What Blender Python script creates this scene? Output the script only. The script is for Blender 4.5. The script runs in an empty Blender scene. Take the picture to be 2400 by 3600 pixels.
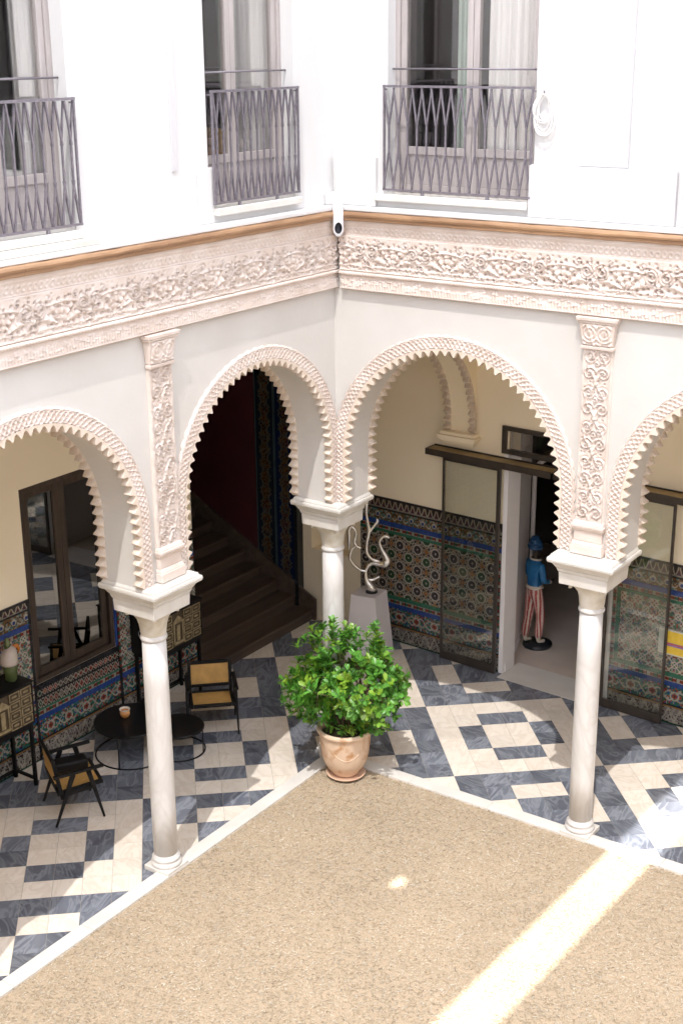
import bpy, math, random
import numpy as np
from mathutils import Matrix, Vector

random.seed(7)
rng = np.random.default_rng(11)
SC = bpy.context.scene
COL = SC.collection

# ------------------------------------------------------------------ camera
CAM = Vector((8.6198, -12.1281, 8.1214))
_r = Vector((0.821612, 0.569994, -0.007836))
_u = Vector((-0.177646, 0.269079, 0.946593))
_f = Vector((-0.541661, 0.776340, -0.322335))
FPX = 4847.08
cd = bpy.data.cameras.new('camera')
cam = bpy.data.objects.new('camera', cd)
COL.objects.link(cam)
cam.matrix_world = Matrix(((_r.x, _u.x, -_f.x, CAM.x), (_r.y, _u.y, -_f.y, CAM.y),
                           (_r.z, _u.z, -_f.z, CAM.z), (0, 0, 0, 1)))
cd.sensor_fit = 'HORIZONTAL'
cd.sensor_width = 36.0
cd.lens = FPX / 2400.0 * 36.0
cd.clip_start = 0.05
cd.clip_end = 500
SC.camera = cam

# ------------------------------------------------------------------ sky, sun, exposure
SUN = Vector((-0.20, 0.50, -1.0)).normalized()          # direction the light travels
w = bpy.data.worlds.new('World')
SC.world = w
w.use_nodes = True
nt = w.node_tree
sky = nt.nodes.new('ShaderNodeTexSky')
sky.sky_type = 'NISHITA'
sky.sun_disc = False
sky.sun_elevation = math.asin(-SUN.z)
sky.sun_rotation = math.atan2(-SUN.x, -SUN.y)
bg = nt.nodes['Background']
nt.links.new(sky.outputs[0], bg.inputs[0])
bg.inputs[1].default_value = 0.15
sl = bpy.data.lights.new('sun', 'SUN')
sl.energy = 5.0
sl.angle = math.radians(0.5)
sl.color = (1.0, 0.965, 0.925)
so = bpy.data.objects.new('sun', sl)
COL.objects.link(so)
so.rotation_euler = SUN.to_track_quat('-Z', 'Y').to_euler()
so.location = (6, -8, 20)
SC.view_settings.view_transform = 'Standard'
SC.view_settings.look = 'None'
SC.view_settings.gamma = 1.0
SC.view_settings.use_curve_mapping = False
SC.view_settings.exposure = 1.56
SC.cycles.max_bounces = 12
SC.cycles.diffuse_bounces = 10
SC.cycles.glossy_bounces = 4
SC.cycles.transmission_bounces = 6
SC.cycles.transparent_max_bounces = 16
SC.cycles.sample_clamp_indirect = 8.0
SC.cycles.caustics_reflective = False
SC.cycles.caustics_refractive = False

# ------------------------------------------------------------------ materials
MATS = {}


def _nodes(name):
    m = bpy.data.materials.new(name)
    m.use_nodes = True
    t = m.node_tree
    b = t.nodes['Principled BSDF']
    MATS[name] = m
    return m, t, b


def _coords(t, scale, obj=False):
    tc = t.nodes.new('ShaderNodeTexCoord')
    mp = t.nodes.new('ShaderNodeMapping')
    if isinstance(scale, (int, float)):
        scale = (scale,) * 3
    mp.inputs['Scale'].default_value = scale
    if obj:
        t.links.new(tc.outputs['Object'], mp.inputs[0])
    else:
        g = t.nodes.new('ShaderNodeNewGeometry')
        t.links.new(g.outputs['Position'], mp.inputs[0])
    return mp


def mat(name, c1, c2=None, rough=0.6, scale=4.0, detail=6.0, contrast=(0.3, 0.7), bump=0.0, bscale=40.0,
        spec=0.5, metal=0.0, var=0.0, dist=0.0, bdist=0.01, rvar=0.0):
    """noise-mixed colours, optional fine bump, optional per-object brightness variation"""
    m, t, b = _nodes(name)
    b.inputs['Roughness'].default_value = rough
    b.inputs['Specular IOR Level'].default_value = spec
    b.inputs['Metallic'].default_value = metal
    if c2 is None:
        c2 = c1
    mp = _coords(t, scale)
    n = t.nodes.new('ShaderNodeTexNoise')
    n.inputs['Scale'].default_value = 1.0
    n.inputs['Detail'].default_value = detail
    n.inputs['Distortion'].default_value = dist
    t.links.new(mp.outputs[0], n.inputs['Vector'])
    r = t.nodes.new('ShaderNodeValToRGB')
    r.color_ramp.elements[0].position = contrast[0]
    r.color_ramp.elements[1].position = contrast[1]
    r.color_ramp.elements[0].color = (*c1, 1)
    r.color_ramp.elements[1].color = (*c2, 1)
    t.links.new(n.outputs['Fac'], r.inputs[0])
    out = r.outputs[0]
    if var:
        oi = t.nodes.new('ShaderNodeObjectInfo')
        mr = t.nodes.new('ShaderNodeMapRange')
        mr.inputs['To Min'].default_value = 1 - var
        mr.inputs['To Max'].default_value = 1 + var
        t.links.new(oi.outputs['Random'], mr.inputs['Value'])
        h = t.nodes.new('ShaderNodeHueSaturation')
        t.links.new(mr.outputs[0], h.inputs['Value'])
        t.links.new(out, h.inputs['Color'])
        out = h.outputs[0]
    t.links.new(out, b.inputs['Base Color'])
    if rvar:
        mr = t.nodes.new('ShaderNodeMapRange')
        mr.inputs['To Min'].default_value = max(0.02, rough - rvar)
        mr.inputs['To Max'].default_value = rough + rvar
        t.links.new(n.outputs['Fac'], mr.inputs['Value'])
        t.links.new(mr.outputs[0], b.inputs['Roughness'])
    if bump:
        mp2 = _coords(t, bscale)
        n2 = t.nodes.new('ShaderNodeTexNoise')
        n2.inputs['Scale'].default_value = 1.0
        n2.inputs['Detail'].default_value = 5.0
        t.links.new(mp2.outputs[0], n2.inputs['Vector'])
        bp = t.nodes.new('ShaderNodeBump')
        bp.inputs['Strength'].default_value = bump
        bp.inputs['Distance'].default_value = bdist
        t.links.new(n2.outputs['Fac'], bp.inputs['Height'])
        t.links.new(bp.outputs[0], b.inputs['Normal'])
    return m


def mat_attr(name, rough=0.25, spec=0.5, bump=0.15):
    m, t, b = _nodes(name)
    a = t.nodes.new('ShaderNodeAttribute')
    a.attribute_name = 'Col'
    t.links.new(a.outputs['Color'], b.inputs['Base Color'])
    b.inputs['Roughness'].default_value = rough
    b.inputs['Specular IOR Level'].default_value = spec
    if bump:
        mp = _coords(t, 60.0)
        n = t.nodes.new('ShaderNodeTexNoise')
        n.inputs['Scale'].default_value = 1.0
        t.links.new(mp.outputs[0], n.inputs['Vector'])
        bp = t.nodes.new('ShaderNodeBump')
        bp.inputs['Strength'].default_value = bump
        bp.inputs['Distance'].default_value = 0.004
        t.links.new(n.outputs['Fac'], bp.inputs['Height'])
        t.links.new(bp.outputs[0], b.inputs['Normal'])
    return m


def mat_glass(name, tint=(1, 1, 1), refl=0.12, rough=0.02):
    m, t, b = _nodes(name)
    t.nodes.remove(b)
    out = t.nodes['Material Output']
    tr = t.nodes.new('ShaderNodeBsdfTransparent')
    tr.inputs[0].default_value = (*tint, 1)
    gl = t.nodes.new('ShaderNodeBsdfGlossy')
    gl.inputs['Roughness'].default_value = rough
    lw = t.nodes.new('ShaderNodeLayerWeight')
    lw.inputs[0].default_value = 0.35
    mr = t.nodes.new('ShaderNodeMapRange')
    mr.inputs['To Min'].default_value = refl
    mr.inputs['To Max'].default_value = min(1, refl + 0.55)
    t.links.new(lw.outputs['Fresnel'], mr.inputs['Value'])
    mx = t.nodes.new('ShaderNodeMixShader')
    t.links.new(mr.outputs[0], mx.inputs[0])
    t.links.new(tr.outputs[0], mx.inputs[1])
    t.links.new(gl.outputs[0], mx.inputs[2])
    t.links.new(mx.outputs[0], out.inputs[0])
    return m


def mat_marble(name, base, vein, rough, vscale, veinpos=(0.45, 0.55), stretch=(1, 1, 1), var=0.1, mottling=None):
    """marble: blotchy base plus thin distorted veins, shifted from tile to tile by the object's random value"""
    m, t, b = _nodes(name)
    g = t.nodes.new('ShaderNodeNewGeometry')
    oi = t.nodes.new('ShaderNodeObjectInfo')
    sc = t.nodes.new('ShaderNodeMath')
    sc.operation = 'MULTIPLY'
    sc.inputs[1].default_value = 37.0
    t.links.new(oi.outputs['Random'], sc.inputs[0])
    cb = t.nodes.new('ShaderNodeCombineXYZ')
    for i in range(3):
        t.links.new(sc.outputs[0], cb.inputs[i])
    ad = t.nodes.new('ShaderNodeVectorMath')
    t.links.new(g.outputs['Position'], ad.inputs[0])
    t.links.new(cb.outputs[0], ad.inputs[1])
    mp = t.nodes.new('ShaderNodeMapping')
    mp.inputs['Scale'].default_value = stretch
    mp.inputs['Rotation'].default_value = (0, 0, 0.6)
    vr = t.nodes.new('ShaderNodeVectorRotate')
    vr.rotation_type = 'Z_AXIS'
    an = t.nodes.new('ShaderNodeMath')
    an.operation = 'MULTIPLY'
    an.inputs[1].default_value = 1.6
    t.links.new(oi.outputs['Random'], an.inputs[0])
    t.links.new(an.outputs[0], vr.inputs['Angle'])
    t.links.new(ad.outputs[0], vr.inputs['Vector'])
    t.links.new(vr.outputs[0], mp.inputs[0])
    n1 = t.nodes.new('ShaderNodeTexNoise')
    n1.inputs['Scale'].default_value = vscale
    n1.inputs['Detail'].default_value = 7
    n1.inputs['Distortion'].default_value = 1.6
    n2 = t.nodes.new('ShaderNodeTexNoise')
    n2.inputs['Scale'].default_value = vscale * 0.9
    n2.inputs['Detail'].default_value = 5
    for n in (n1, n2):
        t.links.new(mp.outputs[0], n.inputs['Vector'])
    r1 = t.nodes.new('ShaderNodeValToRGB')
    e = r1.color_ramp.elements
    e[0].position = veinpos[0] - 0.05
    e[0].color = (0, 0, 0, 1)
    e[1].position = veinpos[1] + 0.05
    e[1].color = (0, 0, 0, 1)
    x = e.new((veinpos[0] + veinpos[1]) / 2)
    x.color = (1, 1, 1, 1)
    t.links.new(n1.outputs['Fac'], r1.inputs[0])
    r2 = t.nodes.new('ShaderNodeValToRGB')
    mm = mottling or tuple(c * 0.75 for c in base)
    r2.color_ramp.elements[0].color = (*mm, 1)
    r2.color_ramp.elements[0].position = 0.3
    r2.color_ramp.elements[1].color = (*base, 1)
    r2.color_ramp.elements[1].position = 0.65
    t.links.new(n2.outputs['Fac'], r2.inputs[0])
    mx = t.nodes.new('ShaderNodeMixRGB')
    t.links.new(r1.outputs[0], mx.inputs[0])
    t.links.new(r2.outputs[0], mx.inputs[1])
    mx.inputs[2].default_value = (*vein, 1)
    mr = t.nodes.new('ShaderNodeMapRange')
    mr.inputs['To Min'].default_value = 1 - var
    mr.inputs['To Max'].default_value = 1 + var
    t.links.new(oi.outputs['Random'], mr.inputs['Value'])
    h = t.nodes.new('ShaderNodeHueSaturation')
    t.links.new(mr.outputs[0], h.inputs['Value'])
    t.links.new(mx.outputs[0], h.inputs['Color'])
    t.links.new(h.outputs[0], b.inputs['Base Color'])
    b.inputs['Roughness'].default_value = rough
    return m


def mat_wood(name, c1, c2, rough=0.4, axis=0, scale=6.0, spec=0.5, var=0.0):
    s = [scale * 4] * 3
    s[axis] = scale * 0.35
    return mat(name, c1, c2, rough, tuple(s), 8, (0.3, 0.72), 0.15, 90, spec, dist=0.8, var=var, bdist=0.003)


def mat_cane(name, c):
    m, t, b = _nodes(name)
    mp = _coords(t, 1.0, obj=True)
    ck = t.nodes.new('ShaderNodeTexChecker')
    ck.inputs['Scale'].default_value = 90
    ck.inputs[1].default_value = (*c, 1)
    ck.inputs[2].default_value = tuple(x * 0.62 for x in c) + (1,)
    t.links.new(mp.outputs[0], ck.inputs[0])
    n = t.nodes.new('ShaderNodeTexNoise')
    n.inputs['Scale'].default_value = 9
    t.links.new(mp.outputs[0], n.inputs['Vector'])
    h = t.nodes.new('ShaderNodeHueSaturation')
    mr = t.nodes.new('ShaderNodeMapRange')
    mr.inputs['To Min'].default_value = 0.7
    mr.inputs['To Max'].default_value = 1.3
    t.links.new(n.outputs['Fac'], mr.inputs['Value'])
    t.links.new(mr.outputs[0], h.inputs['Value'])
    t.links.new(ck.outputs[0], h.inputs['Color'])
    t.links.new(h.outputs[0], b.inputs['Base Color'])
    b.inputs['Roughness'].default_value = 0.5
    bp = t.nodes.new('ShaderNodeBump')
    bp.inputs['Strength'].default_value = 0.4
    bp.inputs['Distance'].default_value = 0.003
    t.links.new(ck.outputs['Fac'], bp.inputs['Height'])
    t.links.new(bp.outputs[0], b.inputs['Normal'])
    return m


def mat_leaf(name):
    m, t, b = _nodes(name)
    a = t.nodes.new('ShaderNodeAttribute')
    a.attribute_name = 'Col'
    t.links.new(a.outputs['Color'], b.inputs['Base Color'])
    b.inputs['Roughness'].default_value = 0.32
    b.inputs['Specular IOR Level'].default_value = 0.5
    tl = t.nodes.new('ShaderNodeBsdfTranslucent')
    hs = t.nodes.new('ShaderNodeHueSaturation')
    hs.inputs['Value'].default_value = 1.5
    t.links.new(a.outputs['Color'], hs.inputs['Color'])
    t.links.new(hs.outputs[0], tl.inputs[0])
    mx = t.nodes.new('ShaderNodeMixShader')
    mx.inputs[0].default_value = 0.3
    t.links.new(b.outputs[0], mx.inputs[1])
    t.links.new(tl.outputs[0], mx.inputs[2])
    t.links.new(mx.outputs[0], t.nodes['Material Output'].inputs[0])
    return m


def mat_awning(name, direct, col):
    """loosely woven shade cloth: part of the sun passes straight through the weave, the rest is scattered"""
    m, t, b = _nodes(name)
    t.nodes.remove(b)
    tr = t.nodes.new('ShaderNodeBsdfTransparent')
    tl = t.nodes.new('ShaderNodeBsdfTranslucent')
    tl.inputs[0].default_value = (*col, 1)
    mx = t.nodes.new('ShaderNodeMixShader')
    mx.inputs[0].default_value = 1 - direct
    t.links.new(tr.outputs[0], mx.inputs[1])
    t.links.new(tl.outputs[0], mx.inputs[2])
    t.links.new(mx.outputs[0], t.nodes['Material Output'].inputs[0])
    return m


mat('upper_plaster', (0.57, 0.56, 0.552), (0.635, 0.628, 0.622), 0.85, (1.5, 1.5, 0.5), 7, bump=0.12, bscale=25)
mat('wall_plaster', (0.53, 0.505, 0.47), (0.585, 0.565, 0.54), 0.85, 1.1, 7, bump=0.15, bscale=20)
mat('far_plaster', (0.83, 0.82, 0.81), (0.86, 0.855, 0.85), 0.85, 1.2, 5)
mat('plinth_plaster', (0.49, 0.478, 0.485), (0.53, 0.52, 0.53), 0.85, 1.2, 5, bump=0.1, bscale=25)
mat('gallery_plaster', (0.87, 0.77, 0.58), (0.90, 0.81, 0.64), 0.8, 0.9, 4, bump=0.1, bscale=15)
mat('ceiling_plaster', (0.85, 0.80, 0.70), (0.88, 0.83, 0.74), 0.9, 1.5, 4)
mat('stucco', (0.60, 0.50, 0.435), (0.69, 0.605, 0.55), 0.85, 5.0, 6, (0.3, 0.68), bump=0.3, bscale=70)
mat('stucco_tooth', (0.58, 0.48, 0.39), (0.68, 0.59, 0.50), 0.85, 9.0, 4, (0.3, 0.68), bump=0.2, bscale=70)
mat('stone', (0.58, 0.55, 0.50), (0.66, 0.64, 0.61), 0.55, 4.0, 6, bump=0.12, bscale=50)
mat_marble('column_marble', (0.64, 0.625, 0.61), (0.57, 0.548, 0.525), 0.38, 3.2, (0.47, 0.53), (1, 1, 0.3), 0.03, (0.59, 0.573, 0.555))
mat('column_cap', (0.52, 0.46, 0.36), (0.66, 0.63, 0.57), 0.5, 7.0, 6, (0.3, 0.6), bump=0.12, bscale=40)
mat_wood('cornice_wood', (0.19, 0.10, 0.05), (0.40, 0.24, 0.13), 0.55, axis=0, scale=3.0)
mat_wood('cornice_wood_y', (0.19, 0.10, 0.05), (0.40, 0.24, 0.13), 0.55, axis=1, scale=3.0)
mat_marble('white_tile', (0.77, 0.70, 0.62), (0.68, 0.60, 0.51), 0.22, 2.2, (0.48, 0.52), (1, 2.5, 1), 0.06, (0.72, 0.645, 0.56))
mat_marble('dark_tile', (0.160, 0.173, 0.206), (0.215, 0.231, 0.265), 0.18, 1.8, (0.47, 0.53), (1, 3.0, 1), 0.22, (0.098, 0.105, 0.130))
mat('grout', (0.30, 0.27, 0.23), None, 0.9)
mat('border_stone', (0.60, 0.57, 0.525), (0.69, 0.66, 0.62), 0.5, 3.0, 6, bump=0.1, bscale=30)
mat('gravel_bed', (0.35, 0.265, 0.18), (0.48, 0.385, 0.27), 0.95, 60, 4, bump=0.6, bscale=90)
mat_attr('gravel_chip', 0.85, 0.2, 0)
mat('terracotta', (0.50, 0.27, 0.13), (0.70, 0.52, 0.38), 0.7, 3.6, 8, (0.36, 0.50), bump=0.2, bscale=50, dist=1.0)
mat('saucer_clay', (0.58, 0.38, 0.26), (0.66, 0.48, 0.36), 0.75, 6.0, 5, bump=0.15, bscale=50)
mat('soil', (0.05, 0.035, 0.02), (0.1, 0.07, 0.04), 0.95, 30, 4, bump=0.5)
mat('bark', (0.12, 0.08, 0.05), (0.22, 0.16, 0.1), 0.9, 30, 4, bump=0.4)
mat_leaf('leaf')
mat_attr('azulejo', 0.16, 0.5, 0.2)
mat('black_trim', (0.012, 0.013, 0.016), (0.02, 0.022, 0.028), 0.25, 20)
mat('green_trim', (0.02, 0.10, 0.06), (0.04, 0.15, 0.095), 0.2, 20)
mat('blue_trim', (0.015, 0.04, 0.16), (0.03, 0.065, 0.24), 0.2, 20)
mat('bronze_frame', (0.035, 0.027, 0.022), (0.05, 0.04, 0.033), 0.4, 8)
mat('rail_top', (0.32, 0.24, 0.12), (0.4, 0.3, 0.16), 0.6, 8)
mat_glass('door_glass', (0.97, 0.98, 0.96), 0.03, 0.01)
mat_glass('window_glass', (1.0, 0.985, 0.97), 0.07, 0.01)
mat_glass('gallery_glass', (0.10, 0.10, 0.11), 0.22, 0.015)
mat_wood('window_frame_wood', (0.33, 0.295, 0.285), (0.41, 0.37, 0.36), 0.5, axis=2, scale=4)
mat_wood('dark_window_wood', (0.035, 0.024, 0.018), (0.07, 0.048, 0.036), 0.4, axis=2, scale=4)
mat('iron', (0.14, 0.125, 0.145), (0.21, 0.19, 0.215), 0.36, 30, metal=0.2, spec=0.7)
mat('white_curtain', (0.82, 0.83, 0.83), (0.88, 0.88, 0.88), 0.9, (3, 3, 0.4), 3)
mat('green_curtain', (0.42, 0.52, 0.48), (0.5, 0.6, 0.55), 0.9, (3, 3, 0.4), 3)
mat('olive_curtain', (0.09, 0.085, 0.045), (0.18, 0.16, 0.09), 0.85, (30, 30, 1.0), 3)
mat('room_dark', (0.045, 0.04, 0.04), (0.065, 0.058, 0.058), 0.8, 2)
mat('room_wall', (0.72, 0.69, 0.68), (0.76, 0.73, 0.72), 0.85, 2)
mat('room_floor', (0.58, 0.50, 0.44), (0.66, 0.58, 0.51), 0.25, 2.2, 6)
mat('jamb_white', (0.80, 0.77, 0.76), (0.84, 0.81, 0.80), 0.7, 2)
mat('yellow_fabric', (0.62, 0.36, 0.02), (0.72, 0.44, 0.04), 0.8, 10)
mat('white_cloth', (0.72, 0.76, 0.73), (0.78, 0.8, 0.78), 0.8, 8)
mat('pipe_white', (0.74, 0.76, 0.80), (0.8, 0.82, 0.85), 0.35, 6)
mat('pipe_inner_shade', (0.008, 0.01, 0.018), None, 0.5)
mat('cable_white', (0.76, 0.74, 0.72), (0.82, 0.8, 0.79), 0.5, 10)
mat_wood('stair_wood', (0.055, 0.038, 0.030), (0.115, 0.082, 0.063), 0.32, axis=1, scale=3)
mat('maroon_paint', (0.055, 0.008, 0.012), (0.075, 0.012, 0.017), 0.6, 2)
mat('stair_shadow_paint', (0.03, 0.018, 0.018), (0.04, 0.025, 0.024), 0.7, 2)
mat('black_lacquer', (0.006, 0.006, 0.007), (0.012, 0.011, 0.011), 0.5, 12, spec=0.2)
mat('bone_inlay', (0.20, 0.15, 0.075), (0.42, 0.34, 0.20), 0.3, 22, 5)
mat('tortoise', (0.035, 0.024, 0.012), (0.09, 0.06, 0.03), 0.3, 25, 5)
mat_cane('cane', (0.62, 0.37, 0.12))
mat('table_black', (0.005, 0.005, 0.006), (0.009, 0.009, 0.010), 0.3, 8, spec=0.25)
mat('amber_glass', (0.55, 0.22, 0.05), (0.75, 0.42, 0.2), 0.15, 16)
mat('candle_white', (0.75, 0.7, 0.62), None, 0.5)
mat('sculpture_metal', (0.82, 0.80, 0.77), (0.90, 0.88, 0.86), 0.17, 5, metal=1.0)
mat('pedestal_white', (0.66, 0.625, 0.64), (0.70, 0.665, 0.68), 0.75, 3)
mat('statue_blue', (0.015, 0.11, 0.27), (0.025, 0.16, 0.36), 0.25, 8)
mat('turban_blue', (0.008, 0.045, 0.12), (0.013, 0.07, 0.17), 0.4, 8)
mat('statue_dark', (0.022, 0.014, 0.011), (0.035, 0.022, 0.016), 0.35, 8)
mat('statue_cream', (0.62, 0.54, 0.44), (0.68, 0.6, 0.5), 0.4, 8)
mat('statue_red', (0.38, 0.05, 0.05), (0.45, 0.09, 0.08), 0.4, 8)
mat('statue_pink', (0.66, 0.50, 0.45), (0.70, 0.55, 0.49), 0.4, 8)
mat('statue_base', (0.01, 0.012, 0.016), (0.02, 0.022, 0.028), 0.3, 8)
mat('vase_pink', (0.42, 0.35, 0.36), (0.50, 0.45, 0.38), 0.15, 6)
mat('vase_green', (0.06, 0.085, 0.03), (0.13, 0.16, 0.07), 0.12, 6)
mat('orange_glaze', (0.5, 0.16, 0.02), None, 0.2)
mat('paint_yellow', (0.70, 0.48, 0.03), (0.80, 0.58, 0.08), 0.6, 20)
mat('paint_purple', (0.22, 0.12, 0.38), (0.3, 0.2, 0.5), 0.6, 20)
mat('paint_red', (0.5, 0.09, 0.05), None, 0.6)
mat('canvas_edge', (0.62, 0.62, 0.55), None, 0.7)
mat_awning('awning_cloth', 0.20, (0.77, 0.76, 0.745))


# ------------------------------------------------------------------ helpers
TM = {}          # world matrix of each thing's root, so that parts can be authored in world coordinates


def tag(o, label=None, cat=None, group=None, kind=None):
    if cat and not kind:
        kind = 'thing'
    if label:
        o['label'] = label
    if cat:
        o['category'] = cat
    if group:
        o['group'] = group
    if kind:
        o['kind'] = kind
    return o


def thing(name, loc=(0, 0, 0), label=None, cat=None, group=None, kind=None, rz=0.0):
    o = bpy.data.objects.new(name, None)
    COL.objects.link(o)
    o.empty_display_size = 0.1
    o.location = loc
    o.rotation_euler = (0, 0, rz)
    TM[o.name] = Matrix.Translation(Vector(loc)) @ Matrix.Rotation(rz, 4, 'Z')
    return tag(o, label, cat, group, kind)


def root_of(o):
    while o.parent is not None:
        o = o.parent
    return o


class MB:
    def __init__(s):
        s.v = []
        s.f = []
        s.m = []

    def add(s, V, F, mi=0):
        b = len(s.v)
        s.v.extend([tuple(p) for p in V])
        s.f.extend([tuple(i + b for i in f) for f in F])
        s.m.extend([mi] * len(F))
        return s

    def box(s, x0, x1, y0, y1, z0, z1, mi=0, fn=None):
        V = [(x, y, z) for z in (z0, z1) for y in (y0, y1) for x in (x0, x1)]
        if fn:
            V = [fn(*p) for p in V]
        F = [(0, 2, 3, 1), (4, 5, 7, 6), (0, 1, 5, 4), (2, 6, 7, 3), (0, 4, 6, 2), (1, 3, 7, 5)]
        return s.add(V, F, mi)

    def hexa(s, bottom, top, mi=0):
        """two matching loops of points joined into a solid"""
        n = len(bottom)
        V = list(bottom) + list(top)
        F = [tuple(range(n - 1, -1, -1)), tuple(range(n, 2 * n))]
        F += [(i, (i + 1) % n, n + (i + 1) % n, n + i) for i in range(n)]
        return s.add(V, F, mi)

    def bar(s, p, q, a, b, mi=0, up=(0, 0, 1), a2=None, b2=None):
        p = Vector(p)
        q = Vector(q)
        d = (q - p).normalized()
        u = Vector(up)
        if abs(d.dot(u)) > 0.98:
            u = Vector((0, 1, 0))
        x = d.cross(u).normalized()
        y = x.cross(d).normalized()
        a2 = a if a2 is None else a2
        b2 = b if b2 is None else b2
        B = [p + x * i * a / 2 + y * j * b / 2 for i, j in ((-1, -1), (1, -1), (1, 1), (-1, 1))]
        T = [q + x * i * a2 / 2 + y * j * b2 / 2 for i, j in ((-1, -1), (1, -1), (1, 1), (-1, 1))]
        return s.hexa(B, T, mi)

    def tube(s, pts, rad, n=8, mi=0, closed=False):
        pts = [Vector(p) for p in pts]
        N = len(pts)
        rad = [rad] * N if isinstance(rad, (int, float)) else rad
        V = []
        x = None
        for i, p in enumerate(pts):
            a = pts[(i - 1) % N] if (closed or i > 0) else p
            c = pts[(i + 1) % N] if (closed or i < N - 1) else p
            d = (c - a).normalized()
            if x is None:
                x = d.orthogonal().normalized()
            x = (x - d * x.dot(d)).normalized()
            y = d.cross(x)
            for k in range(n):
                t = 2 * math.pi * k / n
                V.append(p + (x * math.cos(t) + y * math.sin(t)) * rad[i])
        F = []
        for i in range(N if closed else N - 1):
            j = (i + 1) % N
            for k in range(n):
                l = (k + 1) % n
                F.append((i * n + k, i * n + l, j * n + l, j * n + k))
        if not closed:
            F.append(tuple(range(n - 1, -1, -1)))
            F.append(tuple(range((N - 1) * n, N * n)))
        return s.add(V, F, mi)

    def lathe(s, prof, n=24, c=(0, 0, 0), mi=0, cap=True, sq=None):
        V = []
        for r, z in prof:
            for k in range(n):
                t = 2 * math.pi * k / n
                V.append((c[0] + r * math.cos(t), c[1] + r * math.sin(t), c[2] + z))
        F = []
        for i in range(len(prof) - 1):
            for k in range(n):
                l = (k + 1) % n
                F.append((i * n + k, i * n + l, (i + 1) * n + l, (i + 1) * n + k))
        if cap:
            F.append(tuple(range(n - 1, -1, -1)))
            F.append(tuple(range((len(prof) - 1) * n, len(prof) * n)))
        return s.add(V, F, mi)

    def prism(s, poly, fn, d0, d1, mi=0):
        """2-D polygon extruded between depths d0 and d1; fn(a, b, d) gives the point"""
        return s.hexa([fn(a, b, d0) for a, b in poly], [fn(a, b, d1) for a, b in poly], mi)

    def build(s, name, mats, parent=None, smooth=False, bevel=0.0, world=True, seg=2, angle=None):
        if isinstance(mats, str):
            mats = [mats]
        V = s.v
        if parent is not None and world:
            inv = TM[root_of(parent).name].inverted()
            V = [tuple(inv @ Vector(p)) for p in V]
        me = bpy.data.meshes.new(name)
        me.from_pydata([tuple(p) for p in V], [], s.f)
        for m_ in mats:
            me.materials.append(MATS[m_])
        if len(mats) > 1:
            me.polygons.foreach_set('material_index', s.m)
        if smooth:
            me.polygons.foreach_set('use_smooth', [True] * len(me.polygons))
            if angle is not None:
                me.set_sharp_from_angle(angle=math.radians(angle))
        me.update()
        o = bpy.data.objects.new(name, me)
        COL.objects.link(o)
        if parent is not None:
            o.parent = parent
        if bevel:
            bm = o.modifiers.new('edge', 'BEVEL')
            bm.width = bevel
            bm.segments = seg
            bm.limit_method = 'ANGLE'
            bm.angle_limit = math.radians(40)
        return o


def single(o, loc):
    """move a one-mesh thing's origin to its base"""
    M = Matrix.Translation(-Vector(loc))
    o.data.transform(M)
    o.location = loc
    TM[o.name] = Matrix.Translation(Vector(loc))
    return o


def grid_mesh(name, P, mat_name, parent, smooth=True, colors=None):
    """P: (n, m, 3) array of world points -> quad grid"""
    n, m = P.shape[:2]
    V = P.reshape(-1, 3)
    if parent is not None:
        inv = np.array(TM[root_of(parent).name].inverted())
        V = V @ inv[:3, :3].T + inv[:3, 3]
    idx = np.arange(n * m).reshape(n, m)
    Q = np.stack([idx[:-1, :-1], idx[1:, :-1], idx[1:, 1:], idx[:-1, 1:]], -1).reshape(-1, 4)
    return raw_mesh(name, V, Q, mat_name, parent, smooth, colors)


def raw_mesh(name, V, Q, mat_name, parent, smooth=False, colors=None):
    me = bpy.data.meshes.new(name)
    k = Q.shape[1]
    me.vertices.add(len(V))
    me.vertices.foreach_set('co', np.ascontiguousarray(V, dtype=np.float32).ravel())
    me.loops.add(Q.size)
    me.loops.foreach_set('vertex_index', np.ascontiguousarray(Q, dtype=np.int32).ravel())
    me.polygons.add(len(Q))
    me.polygons.foreach_set('loop_start', np.arange(0, Q.size, k, dtype=np.int32))
    me.polygons.foreach_set('loop_total', np.full(len(Q), k, dtype=np.int32))
    if smooth:
        me.polygons.foreach_set('use_smooth', np.ones(len(Q), dtype=bool))
    me.update(calc_edges=True)
    me.validate()
    me.materials.append(MATS[mat_name])
    if colors is not None:
        a = me.attributes.new('Col', 'FLOAT_COLOR', 'FACE')
        c = np.ones((len(Q), 4), dtype=np.float32)
        c[:, :3] = colors
        a.data.foreach_set('color', c.ravel())
    o = bpy.data.objects.new(name, me)
    COL.objects.link(o)
    if parent is not None:
        o.parent = parent
    return o


def share(name, me, parent, M):
    """another object on shared mesh data, placed by world matrix M under parent"""
    o = bpy.data.objects.new(name, me)
    COL.objects.link(o)
    o.parent = parent
    o.matrix_basis = TM[root_of(parent).name].inverted() @ M
    return o


def in_view(p, margin=60):
    d = Vector(p) - CAM
    z = d.dot(_f)
    if z < 0.1:
        return False
    x = 1200 + FPX * d.dot(_r) / z
    y = 1800 - FPX * d.dot(_u) / z
    return -margin < x < 2400 + margin and -margin < y < 3600 + margin


# wall frames: (s along the wall, d depth into the wall away from the court, z)
XL, YR, TH = 0.18, -0.13, 0.50


def FL(s, d, z):
    return (XL - d, s, z)


def FR(s, d, z):
    return (s, YR + d, z)


WA = -0.052
_ws, _wc = math.sin(WA), math.cos(WA)


def FW(s, d, z):
    """back wall of the right gallery, slightly out of square; d grows into the wall"""
    return (s * _wc - d * _ws, 3.09 + s * _ws + d * _wc, z)


def FB(s, d, z):
    """back wall of the left gallery"""
    return (-2.77 - d, s, z)


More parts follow.
